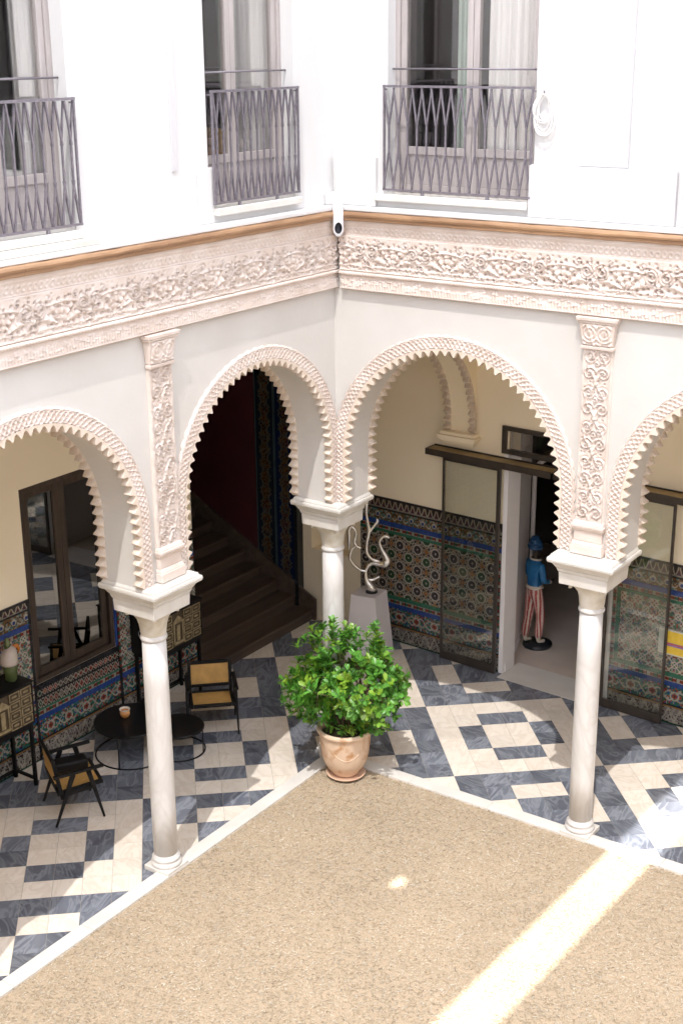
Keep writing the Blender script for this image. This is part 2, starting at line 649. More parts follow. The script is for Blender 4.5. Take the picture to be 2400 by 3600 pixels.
HA = 3.266
ZT = 6.50
BL, AR = 3.0066, 3.2623

# ------------------------------------------------------------------ setting: gravel court
gravel = MB().add([(0.15, -14.2, 0), (10.4, -14.2, 0), (10.4, -0.15, 0), (0.15, -0.15, 0)], [(0, 1, 2, 3)]) \
    .build('gravel_court', 'gravel_bed')
tag(gravel, kind='structure')


def chips():
    n = 80000
    P = rng.uniform((0.16, -6.0), (6.2, -0.16), (n, 2))
    # keep what lies in or near the picture
    d = np.stack([P[:, 0], P[:, 1], np.zeros(n)], 1) - np.array(CAM)
    z = d @ np.array(_f)
    px = 1200 + FPX * (d @ np.array(_r)) / z
    py = 1800 - FPX * (d @ np.array(_u)) / z
    P = P[(px > -80) & (px < 2480) & (py < 3700)]
    n = len(P)
    L = rng.uniform(0.010, 0.026, n)
    W = rng.uniform(0.003, 0.0065, n)
    a = rng.uniform(0, 2 * math.pi, n)
    zb = rng.uniform(0.0, 0.010, n)
    tilt = rng.uniform(-0.006, 0.006, n)
    ca, sa = np.cos(a), np.sin(a)

    def pt(l, w_, h):
        return np.stack([P[:, 0] + ca * l - sa * w_, P[:, 1] + sa * l + ca * w_, h], 1)
    V = np.stack([pt(-L, 0 * L, zb), pt(0 * L, -W, zb + 0.001), pt(L, 0 * L, zb + tilt + 0.002), pt(0 * L, W, zb + 0.001),
                  pt(0 * L, 0 * L, zb + W * 1.3)], 1).reshape(-1, 3)
    b = np.arange(n)[:, None] * 5
    Q = np.concatenate([b + np.array([0, 1, 4]), b + np.array([1, 2, 4]), b + np.array([2, 3, 4]), b + np.array([3, 0, 4])], 1).reshape(-1, 3)
    pal = np.array([(0.47, 0.375, 0.275), (0.56, 0.47, 0.365), (0.38, 0.275, 0.175), (0.63, 0.56, 0.48), (0.33, 0.245, 0.165), (0.52, 0.40, 0.26), (0.19, 0.14, 0.10)])
    c = pal[rng.choice(len(pal), n, p=[0.27, 0.24, 0.13, 0.13, 0.08, 0.12, 0.03])] * rng.uniform(0.82, 1.15, (n, 1))
    c = c * 0.72 + c.mean(0) * 0.28
    patch = 0.5 + 0.5 * np.sin(P[:, 0] * 2.3 + np.sin(P[:, 1] * 1.7) * 1.5) * np.sin(P[:, 1] * 2.9 + P[:, 0] * 0.8)
    fine = np.sin(P[:, 0] * 9.1 + 2 * np.sin(P[:, 1] * 6.3)) * np.sin(P[:, 1] * 11.7 + 2 * np.sin(P[:, 0] * 5.1))
    tread = np.exp(-((P[:, 0] + P[:, 1] * 0.25 - 2.4 + 0.25 * np.sin(P[:, 1] * 1.9)) / 0.45) ** 2)      # worn track across the court
    c *= (0.86 + 0.20 * patch + 0.05 * fine + 0.06 * tread)[:, None] * np.array([[0.88, 0.905, 0.89]])
    o = raw_mesh('gravel', V, Q, 'gravel_chip', None, False, np.repeat(c, 4, 0))
    tag(o, 'coarse sandy bark and gravel chippings covering the court', 'gravel', kind='stuff')


chips()

# ------------------------------------------------------------------ setting: stone border between gravel and tiles
border = thing('border', (0.08, -0.08, 0), kind='structure')


def slabs():
    b0, b1 = 0.0, 0.166
    h = 0.03
    ys = [-0.166 - 1.02 * k for k in range(0, 7)]
    for a, b in zip(ys, ys[1:]):
        MB().box(b0, b1, b + 0.0015, a - 0.0015, -0.1, h).build('border_slab', 'border_stone', border, bevel=0.006)
    xs = [0.166 + 1.02 * k for k in range(0, 7)]
    for a, b in zip(xs, xs[1:]):
        MB().box(a + 0.0015, b - 0.0015, -b1, -b0, -0.1, h).build('border_slab', 'border_stone', border, bevel=0.006)
    MB().box(b0, b1, -b1, -b0, -0.1, h).build('border_slab', 'border_stone', border, bevel=0.006)


slabs()

# ------------------------------------------------------------------ setting: chequered marble floor
floor = thing('floor', (-1.4, 1.5, 0), kind='structure')
fb = MB()
fb.box(-2.9, 0.0, -6.3, 0.0, -0.12, -0.004)
fb.box(-2.9, 6.6, 0.0, 3.6, -0.12, -0.004)
fb.build('floor_bed', 'grout', floor)

TS, RHO, U0, V0 = 0.30, -0.05107, -3.4719, -2.0110


def lat(i, j):
    a = math.pi / 4 + RHO
    u, v = U0 + TS * i, V0 + TS * j
    return (u * math.cos(a) - v * math.sin(a), u * math.sin(a) + v * math.cos(a))


def is_dark(i, j):
    bi, li = divmod(i + 2, 6)
    bj, lj = divmod(j + 2, 6)
    edge = (li in (2, 3) and lj in (1, 4)) or (li in (1, 4) and lj in (2, 3))
    return edge if (bi + bj) % 2 == 0 else not edge


def clip(poly, nx, ny, c):
    out = []
    for k in range(len(poly)):
        p, q_ = poly[k], poly[(k + 1) % len(poly)]
        dp, dq = p[0] * nx + p[1] * ny - c, q_[0] * nx + q_[1] * ny - c
        if dp <= 0:
            out.append(p)
        if dp * dq < 0:
            t = dp / (dp - dq)
            out.append((p[0] + (q_[0] - p[0]) * t, p[1] + (q_[1] - p[1]) * t))
    return out


def area(p):
    return abs(sum(p[k][0] * p[(k + 1) % len(p)][1] - p[(k + 1) % len(p)][0] * p[k][1] for k in range(len(p)))) / 2 if len(p) > 2 else 0


def tiles():
    g = 0.0020
    todo = []
    for i in range(-14, 36):
        for j in range(-20, 34):
            c = [lat(i + a, j + b) for a, b in ((0, 0), (1, 0), (1, 1), (0, 1))]
            m = lat(i + .5, j + .5)
            k = 1 - 2 * g / TS
            c = [(m[0] + (x - m[0]) * k, m[1] + (y - m[1]) * k) for x, y in c]
            wy = lambda x: 3.085 + x * _ws          # noqa
            # region: x<=-0.002 or y>=0.002 ; x>=-2.765 ; y below the back wall; y>=-6
            if all((x <= -0.002 or y >= 0.002) for x, y in c) and not (any(x > 0 for x, y in c) and any(y < 0 for x, y in c)):
                polys = [c]
            else:
                polys = [clip(c, 1, 0, -0.002)]
                r = clip(c, -1, 0, 0.0)
                if len(r) > 2:
                    polys.append(clip(r, 0, -1, -0.002))
            fin = []
            cut = len(polys) > 1 or polys[0] is not c
            for p in polys:
                if len(p) < 3:
                    continue
                n0 = area(p)
                p = clip(p, -1, 0, 2.765)
                p = clip(p, -_ws, 1.0, 3.10) if len(p) > 2 else p
                p = clip(p, 0, -1, 6.0) if len(p) > 2 else p
                p = clip(p, 1, 0, 6.4) if len(p) > 2 else p
                if len(p) < 3 or area(p) < 2e-4:
                    continue
                if abs(area(p) - n0) > 1e-9:
                    cut = True
                fin.append(p)
            if not fin:
                continue
            if not (in_view((m[0], m[1], 0), 120)):
                continue
            dist = (Vector((m[0], m[1], 0)) - CAM).length
            vis = sum(area(p) for p in fin)
            todo.append((-vis / dist ** 3, i, j, m, fin, cut))
    todo.sort(key=lambda t: t[0])
    ang = math.pi / 4 + RHO
    shared = {}
    rest = {True: MB(), False: MB()}
    count = 0
    for _, i, j, m, fin, cut in todo:
        dk = is_dark(i, j)
        jig = random.uniform(-0.0006, 0.0006)
        if count >= 300:
            for p in fin:
                rest[dk].hexa([(x, y, -0.004) for x, y in p], [(x, y, 0.0 + jig) for x, y in p])
            continue
        count += 1
        if not cut:
            if dk not in shared:
                h = TS / 2 - g
                mb = MB().hexa([(-h, -h, -0.006), (h, -h, -0.006), (h, h, -0.006), (-h, h, -0.006)],
                               [(-h, -h, 0), (h, -h, 0), (h, h, 0), (-h, h, 0)])
                o = mb.build('tile', 'dark_tile' if dk else 'white_tile', None)
                shared[dk] = o.data
                bpy.data.objects.remove(o)
            share('tile', shared[dk], floor, Matrix.Translation((m[0], m[1], jig)) @ Matrix.Rotation(ang, 4, 'Z'))
        else:
            mb = MB()
            for p in fin:
                mb.hexa([(x, y, -0.006) for x, y in p], [(x, y, jig) for x, y in p])
            mb.build('tile', 'dark_tile' if dk else 'white_tile', floor)
    for dk, mb in rest.items():
        if mb.v:
            o = mb.build('tiles_beyond', 'dark_tile' if dk else 'white_tile', floor)
            tag(o, kind='stuff')


tiles()

# ------------------------------------------------------------------ arcade walls
ARL = [(-1.46, 1.215, 3.88), (-4.56, 1.235, 3.88)]        # (centre, radius, spring height) of the openings, left arcade
ARR = [(1.62, 1.305, 3.83), (4.90, 1.315, 3.83)]
ZTOP = 6.46


def arch_pts(c, r, zc, n=48):
    return [(c - r * math.cos(math.pi * k / n), zc + r * math.sin(math.pi * k / n)) for k in range(n + 1)]


def arcade_body(fn, arches, s0, s1, name, parent, matname):
    mb = MB()
    arches = sorted(arches)
    for d, flip in ((0.0, False), (TH, True)):
        def quad(a, b, c_, e):
            mb.add([fn(a[0], d, a[1]), fn(b[0], d, b[1]), fn(c_[0], d, c_[1]), fn(e[0], d, e[1])], [(0, 1, 2, 3) if not flip else (3, 2, 1, 0)])
        cur = s0
        for c, r, zc in arches:
            quad((cur, HA), (c - r, HA), (c - r, ZTOP), (cur, ZTOP))
            pts = arch_pts(c, r, zc)
            for p, q_ in zip(pts, pts[1:]):
                quad(p, q_, (q_[0], ZTOP), (p[0], ZTOP))
            cur = c + r
        quad((cur, HA), (s1, HA), (s1, ZTOP), (cur, ZTOP))
    cur = s0
    for c, r, zc in arches:
        path = [(c - r, HA)] + arch_pts(c, r, zc) + [(c + r, HA)]
        for p, q_ in zip(path, path[1:]):
            mb.add([fn(p[0], 0, p[1]), fn(p[0], TH, p[1]), fn(q_[0], TH, q_[1]), fn(q_[0], 0, q_[1])], [(0, 1, 2, 3)])
        mb.add([fn(cur, 0, HA), fn(c - r, 0, HA), fn(c - r, TH, HA), fn(cur, TH, HA)], [(0, 1, 2, 3)])
        cur = c + r
    mb.add([fn(cur, 0, HA), fn(s1, 0, HA), fn(s1, TH, HA), fn(cur, TH, HA)], [(0, 1, 2, 3)])
    for s in (s0, s1):
        mb.add([fn(s, 0, HA), fn(s, TH, HA), fn(s, TH, ZTOP), fn(s, 0, ZTOP)], [(0, 1, 2, 3)])
    mb.add([fn(s0, 0, ZTOP), fn(s1, 0, ZTOP), fn(s1, TH, ZTOP), fn(s0, TH, ZTOP)], [(0, 1, 2, 3)])
    return mb.build(name, matname, parent)


def path_at(c, r, zc, l, e):
    """point at path length l, offset e outward from the opening; returns (s, z, inward dir)"""
    st = zc - HA
    if l <= st:
        return c - r - e, HA + l, (1.0, 0.0)
    if l >= st + math.pi * r:
        return c + r + e, zc - (l - st - math.pi * r), (-1.0, 0.0)
    th = math.pi - (l - st) / r
    return c + (r + e) * math.cos(th), zc + (r + e) * math.sin(th), (-math.cos(th), -math.sin(th))


PITCH = 0.105


def arch_band(fn, c, r, zc, parent, smin=None, smax=None):
    st = zc - HA
    LT = 2 * st + math.pi * r
    nl = int(LT / 0.0070)
    ls = np.linspace(0, LT, nl)
    es = np.linspace(0, 1, 27)
    P = np.zeros((nl, len(es) + 2, 3))
    for a, l in enumerate(ls):
        wob = abs(math.sin(math.pi * l / PITCH))
        we = 0.145 + 0.018 * wob
        for b in range(len(es) + 2):
            t = es[min(max(b - 1, 0), len(es) - 1)]
            e = t * we
            s, z, _ = path_at(c, r, zc, l, e)
            if b == 0 or b == len(es) + 1:
                d = 0.002
            else:
                ph = 2 * math.pi * l / (2 * PITCH)
                h = 0.0
                for q_, am in ((0.0, 0.058), (math.pi, 0.058), (math.pi / 2, 0.050), (-math.pi / 2, 0.050)):
                    yy = 0.076 + am * math.sin(ph + q_)
                    slope = 1 + 1.6 * abs(math.cos(ph + q_))
                    h = max(h, math.exp(-((e - yy) / (0.0062 * slope)) ** 2))
                h = max(h, math.exp(-((e - 0.140) / 0.006) ** 2), math.exp(-((e - 0.006) / 0.007) ** 2))
                d = -(0.010 + 0.022 * h)
            if smin is not None:
                s = max(s, smin)
            if smax is not None:
                s = min(s, smax)
            P[a, b] = fn(s, d, z)
    return grid_mesh('arch_band', P, 'stucco', parent)


def tooth_mesh(depth, matname, seed):
    rr = random.Random(seed)
    L = 0.060 * rr.uniform(0.92, 1.06)
    k = rr.uniform(-0.003, 0.003)
    prof = [(-0.053, -0.020), (-0.053, 0.000), (-0.044, 0.005), (-0.034, 0.010), (-0.022 + k, L * 0.52), (-0.012 + k, L * 0.80), (-0.005 + k, L * 0.97), (k, L),
            (0.005 + k, L * 0.97), (0.012 + k, L * 0.80), (0.022 + k, L * 0.52), (0.034, 0.010), (0.044, 0.005), (0.053, 0.000), (0.053, -0.020)]
    n = len(prof)
    # front face, body, back: x along the arch, y inward, z depth
    rim = [(a * 0.95, b * 0.93) for a, b in prof]
    mid = [(a, b * 0.90 - 0.002) for a, b in prof]
    back = [(a * 0.93, b * 0.70 - 0.004) for a, b in prof]
    loops = [(rim, -0.031), (prof, -0.026), (prof, depth * 0.55), (mid, depth * 0.85), (back, depth)]
    V = []
    for lp, d in loops:
        V += [(a, b, d) for a, b in lp]
    F = [tuple(range(n))]
    m = len(loops)
    for k in range(m - 1):
        for i in range(n - 1):
            F.append((k * n + i + 1, k * n + i, (k + 1) * n + i, (k + 1) * n + i + 1))
    F.append(tuple(range(m * n - 1, (m - 1) * n - 1, -1)))
    mb = MB()
    mb.add(V, F)
    o = mb.build('scallop', matname, None, smooth=True, angle=38)
    me = o.data
    bpy.data.objects.remove(o)
    return me


TOOTH = [tooth_mesh(0.060, 'stucco_tooth', k) for k in range(5)]


def teeth(fn, c, r, zc, parent, back=False):
    st = zc - HA
    LT = 2 * st + math.pi * r
    n = int(round(LT / PITCH))
    for k in range(n):
        l = (k + 0.5) * LT / n
        s, z, inw = path_at(c, r, zc, l, 0.0)
        s2, z2, _ = path_at(c, r, zc, l + 0.001, 0.0)
        d0 = 0.0 if not back else TH
        p = Vector(fn(s, d0, z))
        if not in_view(p, 150):
            continue
        tan = (Vector(fn(s2, d0, z2)) - p).normalized()
        inward = (Vector(fn(s + inw[0], d0, z + inw[1])) - p).normalized()
        dep = (Vector(fn(s, d0 + 1, z)) - p).normalized()
        if back:
            dep = -dep
        M = Matrix(((tan.x, inward.x, dep.x, p.x), (tan.y, inward.y, dep.y, p.y), (tan.z, inward.z, dep.z, p.z), (0, 0, 0, 1)))
        share('scallop', random.choice(TOOTH), parent, M)


def carve_noise(X, Y, seed, cell):
    """pseudo-random dimples: one per jittered cell"""
    ix = np.floor(X / cell)
    iy = np.floor(Y / cell)
    out = np.zeros_like(X)
    for dx in (-1, 0, 1):
        for dy in (-1, 0, 1):
            cx, cy = ix + dx, iy + dy
            h1 = np.modf(np.abs(np.sin(cx * 127.1 + cy * 311.7 + seed) * 43758.5))[0]
            h2 = np.modf(np.abs(np.sin(cx * 269.5 + cy * 183.3 + seed * 2) * 24634.6))[0]
            h3 = np.modf(np.abs(np.sin(cx * 419.2 + cy * 71.9 + seed * 3) * 35412.3))[0]
            ax = (X - (cx + 0.2 + 0.6 * h1) * cell) / (cell * (0.16 + 0.14 * h3))
            ay = (Y - (cy + 0.2 + 0.6 * h2) * cell) / (cell * (0.30 - 0.12 * h3))
            rot = h3 * 3.1
            bx = ax * np.cos(rot) + ay * np.sin(rot)
            by = -ax * np.sin(rot) + ay * np.cos(rot)
            out = np.maximum(out, np.exp(-(bx ** 2 + by ** 2)))
    return out


def arabesque(S, T):
    """relief height 0..1 of the carved band; S along (m), T up (m, 0..0.37)"""
    p = 0.64
    U = (S / p - np.floor(S / p) - 0.5) * p
    A = np.abs(U)
    h = np.full_like(S, 0.35)
    # palmette: fan of ribs rising from (0, 0.07)
    R = np.hypot(U, T - 0.07)
    th = np.arctan2(A, T - 0.07)
    fan = (0.5 + 0.5 * np.cos(th * 11.0)) ** 0.8
    mask = np.clip((0.235 - R * (1 + 0.25 * np.cos(th * 2))) / 0.03, 0, 1) * np.clip((R - 0.035) / 0.02, 0, 1) * np.clip((1.75 - th) / 0.15, 0, 1)
    h = h * (1 - mask) + mask * (0.15 + 0.85 * fan)
    # cross ribs inside the fan
    h -= 0.5 * mask * np.exp(-((np.mod(R, 0.06) - 0.03) / 0.008) ** 2) * (th < 1.2)
    # rim of the palmette
    rim = np.exp(-((R * (1 + 0.25 * np.cos(th * 2)) - 0.245) / 0.012) ** 2) * (th < 1.9)
    h = np.maximum(h, rim)
    # spiral scrolls to both sides
    for cx, cy, rad, sgn in ((0.245, 0.22, 0.085, 1), (0.30, 0.085, 0.05, -1), (0.155, 0.31, 0.04, -1)):
        dx, dy = A - cx, T - cy
        rr = np.hypot(dx, dy)
        tt = np.arctan2(dy, dx) * sgn
        sp = np.mod(rr / 0.030 - tt / (2 * math.pi), 1.0)
        rib = np.exp(-((sp - 0.5) / 0.2) ** 2)
        mk = np.clip((rad - rr) / 0.012, 0, 1)
        h = h * (1 - mk) + mk * (0.1 + 0.9 * rib)
    # garland with beads along the foot
    yv = 0.045 + 0.022 * np.cos(U / p * 4 * math.pi)
    g = np.exp(-((T - yv) / 0.010) ** 2)
    bead = 0.55 + 0.45 * np.cos(S * 2 * math.pi / 0.034)
    h = np.maximum(h, g * (0.5 + 0.5 * bead))
    h = np.maximum(h, np.exp(-((T - 0.012) / 0.010) ** 2) * 0.9)
    # undercut pits between the leaves
    band = np.clip((T - 0.03) / 0.03, 0, 1) * np.clip((0.35 - T) / 0.03, 0, 1)
    pits = carve_noise(S, T, 3.7, 0.064)
    h -= 1.5 * np.clip((pits - 0.35) / 0.3, 0, 1) * band * (h < 0.9)
    pits2 = carve_noise(S, T, 9.1, 0.034)
    h -= 0.18 * pits2 * band
    return np.clip(h, -0.9, 1.0)


def inscription(S, T):
    """close-set upright strokes with short cross strokes, T in 0..0.15 m"""
    k = np.floor(S / 0.034)
    r1 = np.modf(np.abs(np.sin(k * 12.9898) * 43758.5))[0]
    r2 = np.modf(np.abs(np.sin(k * 78.233) * 12543.1))[0]
    u = S / 0.034 - k
    st = np.exp(-((u - 0.5) / 0.24) ** 2) * (T > 0.025) * (T < 0.07 + 0.06 * r1)
    cr = np.exp(-((T - (0.04 + 0.08 * r2)) / 0.007) ** 2) * (r1 > 0.35)
    h = np.maximum(st, cr * 0.9)
    h = np.maximum(h, np.exp(-((T - 0.012) / 0.008) ** 2))
    return h


def frieze(name, fn, s0, s1, sgn, label):
    """sgn: +1 if the court lies on the side of negative d"""
    c = Vector(fn((s0 + s1) / 2, 0, 5.66))
    t = thing(name, c, label, 'frieze')
    ns = int((s1 - s0) / 0.0085)
    S = np.linspace(s0, s1, ns)

    def sheet(nm, z0, z1, proj, hfun, amp, dz=0.0085):
        nz = int((z1 - z0) / dz) + 1
        Z = np.linspace(z0, z1, nz)
        SS, ZZ = np.meshgrid(S, Z, indexing='ij')
        H = hfun(SS, ZZ - z0) if hfun else np.zeros_like(SS)
        pr = proj(ZZ) if callable(proj) else np.full_like(SS, proj)
        D = -(pr + amp * H)
        P = np.stack(fn(SS, D, ZZ), -1) if fn is not FL else np.stack([XL - D, SS, ZZ], -1)
        # close the top and bottom back to the wall
        lo = P[:, :1].copy()
        hi = P[:, -1:].copy()
        if fn is FL:
            lo[..., 0] = XL
            hi[..., 0] = XL
        else:
            lo[..., 1] = YR
            hi[..., 1] = YR
        P = np.concatenate([lo, P, hi], 1)
        return grid_mesh(nm, P, 'stucco', t)
    sheet('inscription_band', 5.663, 5.818, 0.050, inscription, 0.022, 0.0065)
    sheet('rope_moulding', 5.820, 5.858, 0.070, lambda a, b: np.sqrt(np.clip(1 - ((b - 0.019) / 0.020) ** 2, 0, 1)) * (0.8 + 0.2 * np.cos((a + b * 0.9) * 2 * math.pi / 0.035)), 0.020, 0.0048)
    sheet('carved_band', 5.860, 6.232, lambda z: 0.050 + 0.035 * (z - 5.86) / 0.37, arabesque, 0.032)

    def eggs(a, b):
        u = np.mod(a, 0.062) - 0.031
        rr = np.hypot(u, (b - 0.055) * 0.8)
        return np.exp(-((rr - 0.022) / 0.006) ** 2) + 0.5 * np.exp(-(b / 0.01) ** 2) + 0.6 * np.exp(-((b - 0.12) / 0.012) ** 2)
    sheet('egg_band', 6.234, 6.392, lambda z: 0.078 + 0.045 * ((z - 6.234) / 0.158) ** 1.5, eggs, 0.012, 0.0075)
    return t


def pilaster(fn, s, parent, w_=0.30):
    z0, z1 = 3.62, 5.37
    n = int(w_ / 0.0085)
    S = np.linspace(-w_ / 2, w_ / 2, n)
    Z = np.linspace(z0, z1, int((z1 - z0) / 0.0085))
    SS, ZZ = np.meshgrid(S, Z, indexing='ij')
    A = np.abs(SS)
    T = ZZ - z0
    p = 0.35
    k = np.floor(T / p)
    V = T / p - k - 0.5
    h = np.full_like(SS, 0.3)
    for cx, cy, rad, sg in ((0.070, -0.25, 0.070, 1), (0.070, 0.22, 0.068, -1), (0.0, 0.0, 0.042, 1), (0.0, 0.48, 0.04, 1)):
        dx, dy = A - cx, (V - cy) * p
        rr = np.hypot(dx, dy)
        tt = np.arctan2(dy, dx) * sg
        sp = np.mod(rr / 0.034 - tt / (2 * math.pi), 1.0)
        mk = np.clip((rad - rr) / 0.008, 0, 1)
        h = h * (1 - mk) + mk * (-0.25 + 1.25 * np.exp(-((sp - 0.5) / 0.22) ** 2))
    st = np.exp(-((A - (0.05 + 0.045 * np.cos(V * 2 * math.pi))) / 0.009) ** 2)
    h = np.maximum(h, st)
    pits = carve_noise(SS + 5 * s, T, 1.3, 0.055)
    h -= 0.7 * np.clip((pits - 0.5) / 0.3, 0, 1) * (h < 0.6) * (A < w_ / 2 - 0.02)
    h = np.where(A > w_ / 2 - 0.012, 0.9, h)
    h = np.clip(h, -0.5, 1.0)
    D = -(0.026 + 0.030 * h)
    D[0, :] = 0.0
    D[-1, :] = 0.0
    P = np.stack([XL - D, s + SS, ZZ], -1) if fn is FL else np.stack([s + SS, YR + D, ZZ], -1)
    pil = grid_mesh('pilaster', P, 'stucco', parent)
    # bell-shaped capital with carved face
    mb = MB()

    def blk(za, wa, da, zb, wb, db):
        mb.hexa([fn(s - wa / 2, 0.0, za), fn(s + wa / 2, 0.0, za), fn(s + wa / 2, -da, za), fn(s - wa / 2, -da, za)],
                [fn(s - wb / 2, 0.0, zb), fn(s + wb / 2, 0.0, zb), fn(s + wb / 2, -db, zb), fn(s - wb / 2, -db, zb)])
    blk(5.345, .33, .07, 5.378, .33, .075)
    blk(5.382, .31, .058, 5.592, .36, .085)
    blk(5.594, .385, .095, 5.618, .40, .105)
    blk(5.620, .415, .11, 5.657, .425, .115)
    cap = mb.build('pilaster_capital', 'stucco', pil, bevel=0.006)
    # carved face of the capital
    S2 = np.linspace(-0.15, 0.15, 36)
    Z2 = np.linspace(5.384, 5.59, 26)
    SS, ZZ = np.meshgrid(S2, Z2, indexing='ij')
    A = np.abs(SS)
    T = ZZ - 5.384
    rr = np.hypot(A - 0.075, T - 0.12)
    h = np.exp(-((np.mod(rr, 0.035) - 0.017) / 0.007) ** 2)
    h = np.where((A > 0.143) | (T < 0.004) | (T > 0.202), -0.6, h)
    h = np.maximum(h, 1.1 * np.exp(-((A - 0.03 - T * 0.35) / 0.010) ** 2) * (A < 0.14))
    D = -(0.062 + 0.026 * (T / 0.206) + 0.018 * h)
    P = np.stack([XL - D, s + SS, ZZ], -1) if fn is FL else np.stack([s + SS, YR + D, ZZ], -1)
    grid_mesh('capital_carving', P, 'stucco', pil)
    mb = MB()

    def blk2(za, wa, da, zb, wb, db):
        mb.hexa([fn(s - wa / 2, 0.0, za), fn(s + wa / 2, 0.0, za), fn(s + wa / 2, -da, za), fn(s - wa / 2, -da, za)],
                [fn(s - wb / 2, 0.0, zb), fn(s + wb / 2, 0.0, zb), fn(s + wb / 2, -db, zb), fn(s - wb / 2, -db, zb)])
    blk2(3.271, .34, .085, 3.36, .34, .085)
    blk2(3.362, .33, .075, 3.40, .315, .06)
    blk2(3.402, .30, .05, 3.51, .30, .05)
    blk2(3.512, .315, .06, 3.55, .345, .085)
    blk2(3.552, .345, .085, 3.58, .345, .085)
    blk2(3.582, .33, .07, 3.618, .31, .055)
    mb.build('pilaster_base', 'stucco', pil, bevel=0.005)


def arcade(name, fn, arches, s0, s1, label, base, pil_s, smin=None, smax=None):
    t = thing(name, base, label, 'arcade wall')
    arcade_body(fn, arches, s0, s1, 'wall', t, 'wall_plaster')
    for (c, r, zc) in arches:
        ab = arch_band(fn, c, r, zc, t, smin, smax)
        teeth(fn, c, r, zc, ab)
        teeth(fn, c, r, zc, ab, back=True)
    for s in pil_s:
        pilaster(fn, s, t)
    return t


arcade('arcade_wall', FL, ARL, -6.2, 0.37, 'white plaster arcade wall with scalloped arches on the left, before the stairs and chairs', (XL, -3.0, HA), [-2.955], smax=-0.135)
arcade('arcade_wall', FR, ARR, 0.18, 6.6, 'white plaster arcade wall with scalloped arches on the right, before the glass doors', (3.26, YR, HA), [3.255], smin=0.185)
frieze('carved_frieze', FL, -6.2, -0.13, 1, 'carved pinkish stucco frieze above the left arches')
frieze('carved_frieze', FR, 0.30, 6.6, 1, 'carved pinkish stucco frieze above the right arches')


def cornice(fn, s0, s1, matname, label):
    prof = [(0.0, 6.394), (0.150, 6.394), (0.160, 6.40), (0.160, 6.428), (0.172, 6.434), (0.176, 6.455), (0.168, 6.474), (0.160, 6.484), (0.0, 6.484)]
    t = thing('wooden_cornice', fn((s0 + s1) / 2, 0, 6.39), label, 'cornice')
    cuts = [s0]
    while cuts[-1] < s1 - 0.01:
        cuts.append(min(s1, cuts[-1] + random.uniform(1.6, 2.3)))
    for a, b in zip(cuts, cuts[1:]):
        mb = MB()
        n = 24
        lo = []
        V = []
        for k in range(n + 1):
            s = a + 0.001 + (b - a - 0.002) * k / n
            wob = 0.003 * math.sin(s * 9.1) + 0.003 * math.sin(s * 23.7 + 1)
            V += [fn(s, -(d + (wob if d > 0.1 else 0)), z + wob * 0.6) for d, z in prof]
        m = len(prof)
        F = []
        for k in range(n):
            for i in range(m):
                j = (i + 1) % m
                F.append((k * m + i, k * m + j, (k + 1) * m + j, (k + 1) * m + i))
        F += [tuple(range(m)), tuple(range(n * m, n * m + m))]
        mb.add(V, F)
        mb.build('board', matname, t)
    return t


cornice(FL, -6.2, -0.13, 'cornice_wood_y', 'orange brown wooden moulding running over the left frieze')
cornice(FR, 0.355, 6.6, 'cornice_wood', 'orange brown wooden moulding running over the right frieze')


